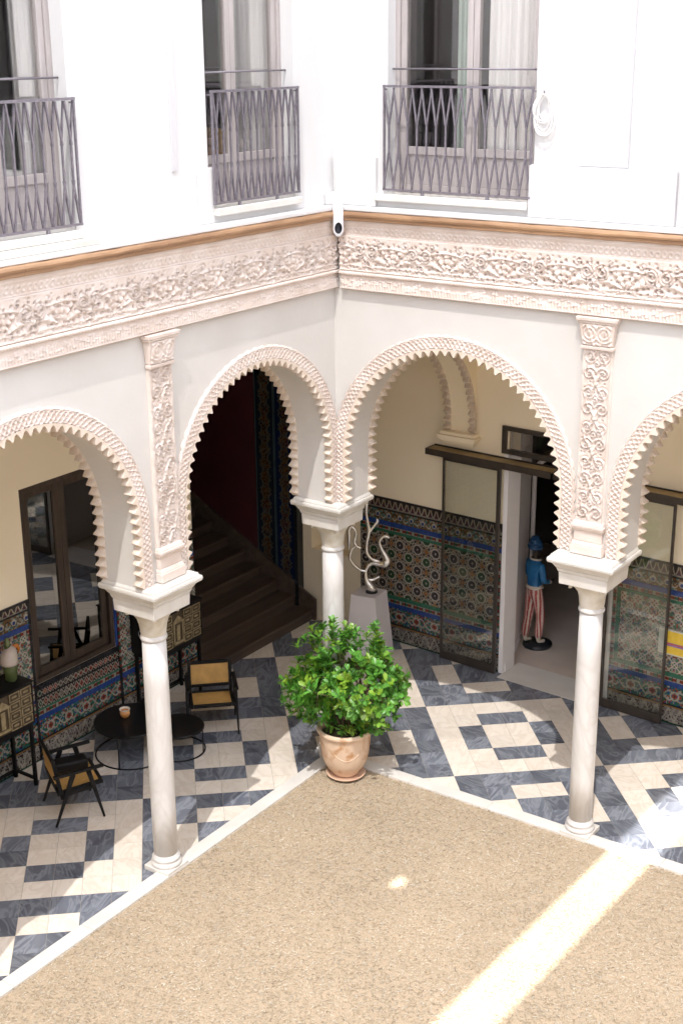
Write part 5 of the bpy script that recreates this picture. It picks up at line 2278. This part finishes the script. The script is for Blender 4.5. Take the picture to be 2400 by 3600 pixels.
# ------------------------------------------------------------------ cane chairs
def chair(loc, rz, label, cushion=False):
    """low armchair: cane seat and back in a black frame, splayed tapered legs; local +x is the front"""
    t = thing('cane_chair', loc, label, 'chair', 'cane armchairs in the left gallery', rz=rz)
    K = dict(world=False)
    w_ = 0.275
    xs, xb = 0.29, -0.22
    zf, zb = 0.425, 0.375
    # seat: black frame with cane inlay
    mb = MB()
    for s in (-1, 1):
        mb.bar((xs, s * (w_ - 0.02), zf), (xb, s * (w_ - 0.02), zb), 0.04, 0.045)
    mb.bar((xs - 0.02, -w_ + 0.042, zf - 0.002), (xs - 0.02, w_ - 0.042, zf - 0.002), 0.04, 0.043)
    mb.bar((xb + 0.02, -w_ + 0.042, zb + 0.004), (xb + 0.02, w_ - 0.042, zb + 0.004), 0.04, 0.043)
    seat = mb.build('seat_frame', 'black_lacquer', t, bevel=0.006, **K)
    mb = MB()
    mb.hexa([(xs - 0.042, -w_ + 0.042, zf - 0.002), (xs - 0.042, w_ - 0.042, zf - 0.002), (xb + 0.042, w_ - 0.042, zb - 0.002), (xb + 0.042, -w_ + 0.042, zb - 0.002)],
            [(xs - 0.042, -w_ + 0.042, zf + 0.012), (xs - 0.042, w_ - 0.042, zf + 0.012), (xb + 0.042, w_ - 0.042, zb + 0.012), (xb + 0.042, -w_ + 0.042, zb + 0.012)])
    mb.build('cane_seat', 'cane', seat, **K)
    # back: leaning panel
    b0, b1 = Vector((-0.225, 0, 0.47)), Vector((-0.245, 0, 0.775))
    lean = (b1 - b0).normalized()
    mb = MB()
    for s in (-1, 1):
        q0 = Vector((-0.165, s * (w_ - 0.02), 0.30))
        mb.bar(q0, b1 + Vector((0, s * (w_ - 0.02), 0.02)), 0.038, 0.04, up=(1, 0, 0))
    mb.bar(b0 + Vector((0, -w_ + 0.04, 0)), b0 + Vector((0, w_ - 0.04, 0)), 0.035, 0.04)
    mb.bar(b1 + Vector((0, -w_ + 0.04, 0)), b1 + Vector((0, w_ - 0.04, 0)), 0.035, 0.04)
    back = mb.build('back_frame', 'black_lacquer', t, bevel=0.006, **K)
    mb = MB()
    n = Vector((lean.z, 0, -lean.x)) * 0.007
    c = [b0 + lean * 0.021, b1 - lean * 0.021]
    L = [Vector((p.x, s * (w_ - 0.041), p.z)) for p, s in ((c[0], -1), (c[0], 1), (c[1], 1), (c[1], -1))]
    mb.hexa([p - n for p in L], [p + n for p in L])
    mb.build('cane_back', 'cane', back, **K)
    for s in (-1, 1):
        y = s * (w_ + 0.022)
        # inverted V of tapered legs under each arm
        MB().bar((0.13, y, 0.60), (0.27, y + s * 0.01, 0.0), 0.036, 0.055, a2=0.020, b2=0.024, up=(1, 0, 0)).build('leg', 'black_lacquer', t, bevel=0.005, **K)
        MB().bar((-0.04, y, 0.60), (-0.27, y + s * 0.01, 0.0), 0.036, 0.055, a2=0.020, b2=0.024, up=(1, 0, 0)).build('leg', 'black_lacquer', t, bevel=0.005, **K)
        MB().bar((0.30, y, 0.635), (-0.26, y, 0.600), 0.050, 0.030).build('arm', 'black_lacquer', t, bevel=0.008, **K)
        if cushion and s > 0:
            MB().box(-0.17, 0.22, 0.05, 0.24, 0.432, 0.55).build('cushion', 'black_lacquer', t, bevel=0.03, seg=3, **K)
        MB().bar((0.20, y - s * 0.02, 0.395), (-0.14, y - s * 0.02, 0.36), 0.024, 0.045).build('side_rail', 'black_lacquer', t, bevel=0.004, **K)
    return t


chair((-1.615, -0.325, 0), math.atan2(-0.72, 0.69), 'black framed cane armchair facing the court in front of the stairs')
chair((-1.64, -2.72, 0), math.atan2(0.86, 0.51), 'black framed cane armchair seen from the side at the left, turned towards the table', True)


# ------------------------------------------------------------------ round table with candle
def table(cx, cy, r, h, label, a0):
    t = thing('coffee_table', (cx, cy, 0), label, 'table', 'pair of round black tables')
    MB().lathe([(0.0, h - 0.035), (r - 0.02, h - 0.035), (r, h - 0.028), (r, h - 0.007), (r - 0.008, h), (0.0, h)], 56, (cx, cy, 0), cap=False).build('table_top', 'table_black', t, smooth=True, angle=40)
    pts = [(cx + r * math.cos(a), cy + r * math.sin(a), 0.010) for a in np.linspace(0, 2 * math.pi, 56, endpoint=False)]
    MB().tube(pts, 0.010, 8, closed=True).build('ring_foot', 'table_black', t, smooth=True)
    for k in range(3):
        a = a0 + k * 2 * math.pi / 3
        MB().tube([(cx + r * 0.985 * math.cos(a), cy + r * 0.985 * math.sin(a), 0.010), (cx + r * 0.985 * math.cos(a), cy + r * 0.985 * math.sin(a), h - 0.03)], 0.008, 8).build('post', 'table_black', t, smooth=True)


table(-1.985, -1.375, 0.45, 0.44, 'larger and higher of the two round black tables, candle on top', 0.9)
table(-1.56, -1.02, 0.315, 0.33, 'smaller and lower of the two round black tables, right of the front column', 0.35)


def candle():
    x, y, z = -2.09, -1.37, 0.4405
    t = thing('candle_holder', (x, y, z), 'amber glass candle holder on the larger round black table', 'candle holder')
    MB().lathe([(0.0, 0.0), (0.038, 0.0), (0.058, 0.03), (0.062, 0.06), (0.055, 0.09), (0.050, 0.09), (0.055, 0.06), (0.05, 0.03), (0.0, 0.012)], 24, (x, y, z), cap=False).build('bowl', 'amber_glass', t, smooth=True)
    MB().lathe([(0.0, 0.012), (0.034, 0.012), (0.034, 0.075), (0.0, 0.08)], 16, (x, y, z), cap=False).build('candle', 'candle_white', t, smooth=True)
    MB().lathe([(0.05, 0.09), (0.068, 0.105), (0.066, 0.11), (0.047, 0.094)], 10, (x, y, z), cap=False).build('rim', 'candle_white', t)


candle()


# ------------------------------------------------------------------ drawer cabinets on stands
def cabinet(y0, y1, label):
    xb, xf = -2.745, -2.35
    z0, z1 = 0.80, 1.31
    t = thing('drawer_cabinet', ((xb + xf) / 2, (y0 + y1) / 2, 0), label, 'cabinet', 'inlaid drawer cabinets')
    mb = MB()
    th = 0.022
    mb.box(xb, xf, y0, y1, z0, z0 + th)
    mb.box(xb, xf, y0, y1, z1 - th, z1)
    mb.box(xb, xf, y0, y0 + th, z0 + th + 0.001, z1 - th - 0.001)
    mb.box(xb, xf, y1 - th, y1, z0 + th + 0.001, z1 - th - 0.001)
    mb.box(xb, xb + 0.015, y0 + th, y1 - th, z0 + th, z1 - th)
    mb.box(xb + 0.016, xf - 0.03, y0 + th + .002, y1 - th - .002, z0 + th + .002, z1 - th - .002)
    mb.build('carcass', 'black_lacquer', t, bevel=0.004)
    MB().box(xb, xf + 0.012, y0 - 0.012, y1 + 0.012, z1 + 0.001, z1 + 0.018).build('lid', 'black_lacquer', t, bevel=0.004)
    # drawers: two columns on each side of an architectural centre
    wid = y1 - y0 - 2 * th
    cw = wid * 0.24
    ctr = wid - 3.2 * cw
    cols = [(y0 + th, cw * 0.8), (y0 + th + cw * 0.8, cw * 0.8), (y1 - th - cw * 1.6, cw * 0.8), (y1 - th - cw * 0.8, cw * 0.8)]
    rows = 4
    hh = (z1 - z0 - 2 * th) / rows
    for a, cwid in cols:
        for k in range(rows):
            za = z0 + th + hh * k
            g = 0.005
            d = MB().box(xf - 0.028, xf - 0.006, a + g, a + cwid - g, za + g, za + hh - g).build('drawer', 'tortoise', t, bevel=0.003)
            f = MB()
            q = 0.010
            A, B, ZA, ZB = a + g + 0.004, a + cwid - g - 0.004, za + g + 0.004, za + hh - g - 0.004
            f.box(xf - 0.005, xf + 0.002, A, B, ZA, ZA + q)
            f.box(xf - 0.005, xf + 0.002, A, B, ZB - q, ZB)
            f.box(xf - 0.005, xf + 0.002, A, A + q, ZA + q, ZB - q)
            f.box(xf - 0.005, xf + 0.002, B - q, B, ZA + q, ZB - q)
            f.build('moulding', 'bone_inlay', d)
            m_ = MB()
            ym, zm = (A + B) / 2, (ZA + ZB) / 2
            hy, hz = (B - A) * 0.26, (ZB - ZA) * 0.13
            m_.hexa([(xf - 0.005, ym - hy, zm), (xf - 0.005, ym - hy * .7, zm - hz), (xf - 0.005, ym + hy * .7, zm - hz), (xf - 0.005, ym + hy, zm), (xf - 0.005, ym + hy * .7, zm + hz), (xf - 0.005, ym - hy * .7, zm + hz)],
                    [(xf + 0.004, ym - hy * .8, zm), (xf + 0.004, ym - hy * .55, zm - hz * .7), (xf + 0.004, ym + hy * .55, zm - hz * .7), (xf + 0.004, ym + hy * .8, zm), (xf + 0.004, ym + hy * .55, zm + hz * .7), (xf + 0.004, ym - hy * .55, zm + hz * .7)])
            m_.build('plaque', 'bone_inlay', d)
    a, b = y0 + th + cw * 1.6, y1 - th - cw * 1.6
    dr = MB().box(xf - 0.028, xf - 0.006, a + 0.006, b - 0.006, z0 + th + 0.005, z1 - th - 0.005).build('centre_door', 'tortoise', t, bevel=0.003)
    f = MB()
    for yy in (a + 0.02, b - 0.02):
        f.tube([(xf + 0.004, yy, z0 + 0.09), (xf + 0.004, yy, z1 - 0.17)], 0.009, 10)
    f.box(xf - 0.005, xf + 0.012, a + 0.008, b - 0.008, z0 + 0.06, z0 + 0.088)
    f.box(xf - 0.005, xf + 0.012, a + 0.008, b - 0.008, z1 - 0.168, z1 - 0.145)
    ym = (a + b) / 2
    f.prism([(a + 0.01, z1 - 0.143), (b - 0.01, z1 - 0.143), (ym, z1 - 0.07)], lambda p, q, d: (d, p, q), xf - 0.005, xf + 0.008)
    f.box(xf - 0.005, xf + 0.004, ym - 0.028, ym + 0.028, z0 + 0.10, z1 - 0.20)
    f.build('aedicule', 'bone_inlay', dr)
    # stand
    for x in (xb + 0.03, xf - 0.03):
        for y in (y0 + 0.05, y1 - 0.05):
            MB().bar((x, y, 0.0), (x, y, z0 - 0.001), 0.038, 0.038).build('leg', 'black_lacquer', t, bevel=0.003)
    for y in (y0 + 0.05, y1 - 0.05):
        MB().bar((xb + 0.05, y, 0.09), (xf - 0.05, y, 0.09), 0.03, 0.03).build('stretcher', 'black_lacquer', t)
        MB().bar((xb + 0.05, y, z0 - 0.03), (xf - 0.05, y, z0 - 0.03), 0.03, 0.05).build('apron', 'black_lacquer', t)
    MB().bar((xf - 0.03, y0 + 0.07, z0 - 0.03), (xf - 0.03, y1 - 0.07, z0 - 0.03), 0.03, 0.05).build('apron', 'black_lacquer', t)
    MB().bar((xb + 0.03, y0 + 0.07, 0.09), (xb + 0.03, y1 - 0.07, 0.09), 0.03, 0.03).build('stretcher', 'black_lacquer', t)
    # iron carrying ring on the near end
    pts = [((xb + xf) / 2 + 0.05 * math.cos(a), y0 - 0.012, 1.10 + 0.05 * math.sin(a)) for a in np.linspace(0, 2 * math.pi, 16, endpoint=False)]
    MB().tube(pts, 0.006, 6, closed=True).build('handle', 'iron', t)
    return t


cabinet(-0.52, 0.40, 'black cabinet with bone inlaid drawers on a stand beside the stairs')
cabinet(-3.46, -2.54, 'black cabinet with bone inlaid drawers on a stand at the left edge, vase on top')


def vase():
    x, y, z = -2.55, -2.665, 1.3285
    t = thing('vase', (x, y, z), 'glossy green and pink bird shaped ceramic vase on the left cabinet', 'vase')
    MB().lathe([(0.0, 0.0), (0.066, 0.0), (0.070, 0.02), (0.075, 0.10), (0.088, 0.17), (0.094, 0.21)], 28, (x, y, z), cap=False).build('foot', 'vase_green', t, smooth=True)
    mb = MB()
    pts, rad = [], []
    for k in range(13):
        u = k / 12
        pts.append((x, y + 0.085 * u ** 2.2 - 0.01, z + 0.20 + 0.20 * u - 0.02 * u * u))
        rad.append(0.100 * math.sqrt(max(0.02, 1 - (u * 1.02 - 0.18) ** 2 / 0.78)))
    mb.tube(pts, rad, 20)
    mb.build('body', 'vase_pink', t, smooth=True)
    MB().tube([(x, y + 0.07, z + 0.37), (x + 0.01, y + 0.115, z + 0.385), (x + 0.01, y + 0.135, z + 0.345), (x + 0.01, y + 0.13, z + 0.29)], [0.03, 0.026, 0.018, 0.006], 10).build('beak', 'orange_glaze', t, smooth=True)
    MB().tube([(x - 0.03, y + 0.01, z + 0.38), (x - 0.03, y + 0.012, z + 0.45), (x - 0.03, y + 0.015, z + 0.50)], [0.035, 0.032, 0.02], 12).build('crest', 'vase_green', t, smooth=True)


vase()


# ------------------------------------------------------------------ pedestal and metal sculpture
def sculpture():
    px, py = -1.13, 2.49
    rz = math.radians(8)
    t = thing('pedestal', (px, py, 0), 'pale tapering pedestal carrying the metal sculpture', 'pedestal', rz=rz)
    mb = MB()
    a, b, h = 0.262, 0.185, 0.975
    mb.hexa([(-a, -a, 0.001), (a, -a, 0.001), (a, a, 0.001), (-a, a, 0.001)], [(-b, -b, h), (b, -b, h), (b, b, h), (-b, b, h)])
    mb.build('block', 'pedestal_white', t, bevel=0.008, world=False)
    z0 = h + 0.001
    t = thing('sculpture', (px, py, z0), 'polished metal sculpture of looping branching stems on the pedestal', 'sculpture')
    right = Vector((_r.x, _r.y, 0)).normalized()
    fwd = Vector((-_r.y, _r.x, 0)).normalized()
    O = Vector((px, py, 0))

    def W_(u, z, d=0.0):
        return O + right * u + fwd * d + Vector((0, 0, z))

    def smooth(pts, n=7):
        out = []
        P = [pts[0]] + list(pts) + [pts[-1]]
        for i in range(1, len(P) - 2):
            for k in range(n):
                u = k / n
                p0, p1, p2, p3 = P[i - 1], P[i], P[i + 1], P[i + 2]
                out.append(tuple(0.5 * ((2 * p1[j]) + (-p0[j] + p2[j]) * u + (2 * p0[j] - 5 * p1[j] + 4 * p2[j] - p3[j]) * u * u + (-p0[j] + 3 * p1[j] - 3 * p2[j] + p3[j]) * u ** 3) for j in range(len(pts[0]))))
        out.append(tuple(pts[-1]))
        return out

    def stem(name, pts):
        sm = smooth(pts)
        MB().tube([W_(p[0], p[1], p[2]) for p in sm], [max(0.006, p[3] * 1.5) for p in sm], 10).build(name, 'sculpture_metal', t, smooth=True)
    k = 1.0
    stem('trunk', [(0.05, 0.985, 0, 0.040), (0.02, 1.06, 0, 0.045), (-0.035, 1.15, 0, 0.030), (-0.045, 1.25, 0, 0.020), (-0.04, 1.30, 0, 0.018), (0.0, 1.37, 0, 0.018), (0.06, 1.395, 0, 0.018), (0.14, 1.385, 0, 0.026), (0.215, 1.39, 0, 0.042), (0.245, 1.44, 0, 0.040), (0.215, 1.52, 0, 0.030), (0.165, 1.62, 0, 0.017), (0.145, 1.71, 0, 0.013), (0.19, 1.775, 0, 0.013), (0.235, 1.785, 0, 0.017), (0.275, 1.765, 0, 0.014)])
    stem('tendril', [(-0.045, 1.22, 0.01, 0.018), (-0.01, 1.165, 0.0, 0.016), (0.05, 1.155, 0, 0.014), (0.11, 1.185, 0, 0.011), (0.145, 1.20, 0, 0.006)])
    stem('stem', [(0.20, 1.38, 0.02, 0.02), (0.12, 1.42, 0.02, 0.016), (0.03, 1.46, 0.02, 0.015), (-0.03, 1.56, 0.02, 0.016), (-0.025, 1.70, 0.02, 0.015), (0.0, 1.84, 0.02, 0.018), (-0.015, 1.98, 0.02, 0.015), (-0.035, 2.12, 0.02, 0.016), (-0.03, 2.26, 0.02, 0.021), (-0.04, 2.30, 0.02, 0.012)])
    stem('branch', [(0.005, 1.84, 0.02, 0.015), (0.05, 1.90, 0.02, 0.012), (0.10, 1.97, 0.02, 0.013), (0.118, 2.0, 0.02, 0.014), (0.105, 2.03, 0.02, 0.006)])
    stem('loop', [(-0.045, 1.29, -0.02, 0.014), (-0.12, 1.31, -0.02, 0.013), (-0.21, 1.39, -0.02, 0.013), (-0.26, 1.49, -0.02, 0.013), (-0.235, 1.60, -0.02, 0.012), (-0.17, 1.65, -0.02, 0.010), (-0.11, 1.63, -0.02, 0.007)])
    stem('horn', [(-0.11, 1.63, -0.02, 0.011), (-0.17, 1.66, -0.02, 0.014), (-0.195, 1.73, -0.02, 0.017), (-0.175, 1.84, -0.02, 0.016), (-0.21, 1.92, -0.02, 0.015), (-0.245, 1.93, -0.02, 0.014), (-0.27, 1.88, -0.02, 0.016), (-0.268, 1.76, -0.02, 0.017), (-0.275, 1.61, -0.02, 0.006)])
    MB().lathe([(0.0, 0.0), (0.085, 0.0), (0.075, 0.025), (0.0, 0.03)], 20, (px + 0.03, py + 0.02, z0), cap=False).build('foot', 'statue_base', t, smooth=True)


sculpture()


# ------------------------------------------------------------------ painted statue in the doorway
def statue():
    bx_, by_ = 0.635, 4.14
    t = thing('statue', (bx_, by_, 0), 'painted statue in blue turban and shirt with red striped trousers on a black base', 'statue')
    MB().lathe([(0.0, 0.002), (0.205, 0.002), (0.212, 0.02), (0.205, 0.05), (0.185, 0.058), (0.0, 0.062)], 36, (bx_, by_, 0), cap=False).build('base', 'statue_base', t, smooth=True)
    # local frame: figure looks to picture right and away
    right = Vector((_r.x, _r.y, 0)).normalized()
    fwd = Vector((-_r.y, _r.x, 0)).normalized()
    O = Vector((bx_, by_, 0.06)) - right * 0.075 - fwd * 0.02
    face = (right * 0.85 + fwd * 0.5).normalized()
    side = Vector((0, 0, 1)).cross(face).normalized()

    def W_(f, s, z):
        return O + face * f + side * s + Vector((0, 0, z))
    J = {}
    joints = [('pelvis', (0.0, 0, 0.80), .105), ('waist', (0.0, 0, 0.93), .098), ('chest', (0.01, 0, 1.12), .118), ('neck0', (0.0, 0, 1.25), .062), ('neck', (0.0, 0, 1.31), .046),
              ('head', (0.02, 0, 1.385), .076), ('crown', (0.015, 0, 1.45), .074)]
    for s, nm in ((1, 'l'), (-1, 'r')):
        f0 = 0.05 if nm == 'r' else -0.06
        joints += [('hip' + nm, (0.0, s * 0.065, 0.74), .088), ('knee' + nm, (f0 * 0.8 + 0.03, s * 0.075, 0.42), .066), ('shin' + nm, (f0, s * 0.078, 0.22), .062), ('cuff' + nm, (f0 - 0.01, s * 0.080, 0.115), .058),
                   ('ankle' + nm, (f0 - 0.01, s * 0.080, 0.075), .030), ('heel' + nm, (f0 - 0.015, s * 0.080, 0.030), .032), ('toe' + nm, (f0 + 0.105, s * 0.085, 0.020), .026),
                   ('shoulder' + nm, (0.0, s * 0.135, 1.19), .056), ('elbow' + nm, (0.02, s * 0.175, 0.97), .044), ('wrist' + nm, (0.17, s * 0.14, 0.93), .030), ('palm' + nm, (0.225, s * 0.125, 0.935), .026), ('tip' + nm, (0.27, s * 0.12, 0.945), .014)]
    edges = [('pelvis', 'waist'), ('waist', 'chest'), ('chest', 'neck0'), ('neck0', 'neck'), ('neck', 'head'), ('head', 'crown')]
    for nm in 'lr':
        edges += [('pelvis', 'hip' + nm), ('hip' + nm, 'knee' + nm), ('knee' + nm, 'shin' + nm), ('shin' + nm, 'cuff' + nm), ('cuff' + nm, 'ankle' + nm), ('ankle' + nm, 'heel' + nm), ('heel' + nm, 'toe' + nm),
                  ('chest', 'shoulder' + nm), ('shoulder' + nm, 'elbow' + nm), ('elbow' + nm, 'wrist' + nm), ('wrist' + nm, 'palm' + nm), ('palm' + nm, 'tip' + nm)]
    names = [j[0] for j in joints]
    me = bpy.data.meshes.new('figure')
    me.from_pydata([tuple(W_(*j[1])) for j in joints], [(names.index(a), names.index(b)) for a, b in edges], [])
    o = bpy.data.objects.new('figure', me)
    COL.objects.link(o)
    sk = o.modifiers.new('skin', 'SKIN')
    for i, j in enumerate(joints):
        v = me.skin_vertices[0].data[i]
        v.radius = (j[2], j[2])
        v.use_root = (j[0] == 'pelvis')
    ss = o.modifiers.new('sub', 'SUBSURF')
    ss.levels = 4
    ss.render_levels = 4
    dg = bpy.context.evaluated_depsgraph_get()
    nm_ = bpy.data.meshes.new_from_object(o.evaluated_get(dg))
    bpy.data.objects.remove(o)
    for m_ in ('statue_blue', 'statue_dark', 'statue_cream', 'statue_red', 'statue_pink'):
        nm_.materials.append(MATS[m_])
    kn = {n_: Vector(W_(*p)) for n_, p, r_ in joints}
    for p in nm_.polygons:
        p.use_smooth = True
        c = p.center
        z = c.z - 0.06
        f = (c - O).dot(face)
        s = (c - O).dot(side)
        if z > 1.275:
            mi = 1
        elif z > 0.885:
            arm = abs(s) > 0.145
            mi = 0
            if f > 0.13:
                mi = 2 if f < 0.165 else 1
        elif z > 0.845:
            mi = 2
        elif z > 0.098:
            leg = 'l' if s > 0 else 'r'
            h, k2 = kn['hip' + leg], kn['cuff' + leg]
            u = min(1, max(0, (h.z - c.z) / (h.z - k2.z)))
            ax = h.lerp(k2, u)
            ang = math.atan2((c - ax).dot(side), (c - ax).dot(face))
            q_ = int((ang + math.pi) / (2 * math.pi) * 14)
            mi = 3 if q_ % 2 else (2 if q_ % 4 else 4)
        else:
            mi = 2
        p.material_index = mi
    inv = TM[t.name].inverted()
    nm_.transform(inv)
    fig = bpy.data.objects.new('figure', nm_)
    COL.objects.link(fig)
    fig.parent = t
    # turban, collar, waist sash
    c = W_(0.0, 0, 1.45)
    mb = MB()
    for k in range(5):
        pts = []
        for i in range(20):
            a = 2 * math.pi * i / 20
            r = 0.080 - 0.010 * k
            pts.append(c + face * (r * math.cos(a) * 1.08 - 0.012) + side * r * math.sin(a) + Vector((0, 0, 0.026 * k + 0.014 * math.sin(a + k * 1.7))))
        mb.tube(pts, 0.027, 8, closed=True)
    mb.tube([c + Vector((0, 0, 0.0)), c + Vector((0, 0, 0.13))], [0.08, 0.05], 14)
    mb.build('turban', 'turban_blue', t, smooth=True)
    mb = MB()
    pts = [W_(0.068 * math.cos(a), 0.075 * math.sin(a), 1.262 - 0.012 * math.cos(a)) for a in np.linspace(0, 2 * math.pi, 20, endpoint=False)]
    mb.tube(pts, 0.013, 8, closed=True)
    mb.build('collar', 'statue_cream', t, smooth=True)
    mb = MB()
    pts = [W_(0.105 * math.cos(a), 0.120 * math.sin(a), 0.865 - 0.018 * abs(math.sin(a * 2))) for a in np.linspace(0, 2 * math.pi, 28, endpoint=False)]
    mb.tube(pts, 0.018, 8, closed=True)
    mb.build('sash', 'statue_cream', t, smooth=True)
    # face
    mb = MB()
    mb.tube([W_(0.090, 0, 1.40), W_(0.108, 0, 1.375), W_(0.092, 0, 1.365)], [0.008, 0.014, 0.010], 8)
    mb.tube([W_(0.088, -0.02, 1.345), W_(0.094, 0, 1.343), W_(0.088, 0.02, 1.345)], [0.005, 0.008, 0.005], 8)
    for s in (-1, 1):
        mb.tube([W_(0.02, s * 0.074, 1.41), W_(0.015, s * 0.083, 1.385), W_(0.02, s * 0.074, 1.36)], [0.006, 0.012, 0.006], 8)
    mb.build('face', 'statue_dark', t, smooth=True)
    for s in (-1, 1):
        MB().lathe([(0.0, -0.008), (0.008, 0), (0.0, 0.008)], 10, tuple(W_(0.084, s * 0.028, 1.395)), cap=False).build('eye', 'statue_cream', t, smooth=True)


statue()


# ------------------------------------------------------------------ fallen leaves beside the pot, small dark stool foot at the right edge
def litter():
    rr = random.Random(5)
    for k, (x, y) in enumerate(((0.80, -0.30),)):
        a = rr.uniform(0, 6.28)
        L, W2 = 0.04, 0.012
        d = Vector((math.cos(a), math.sin(a), 0))
        n = Vector((-d.y, d.x, 0))
        p = Vector((x, y, 0.034 if x < 0.2 else 0.016))
        mb = MB()
        top = [p - d * L, p - n * W2 + Vector((0, 0, 0.006)), p + d * L + Vector((0, 0, 0.008)), p + n * W2 + Vector((0, 0, 0.004))]
        mb.hexa([v - Vector((0, 0, 0.0015)) for v in top], top)
        o = mb.build('fallen_leaf', 'bark', None)
        tag(single(o, tuple(p)), 'dry brown leaf lying beside the terracotta pot', 'leaf')


litter()
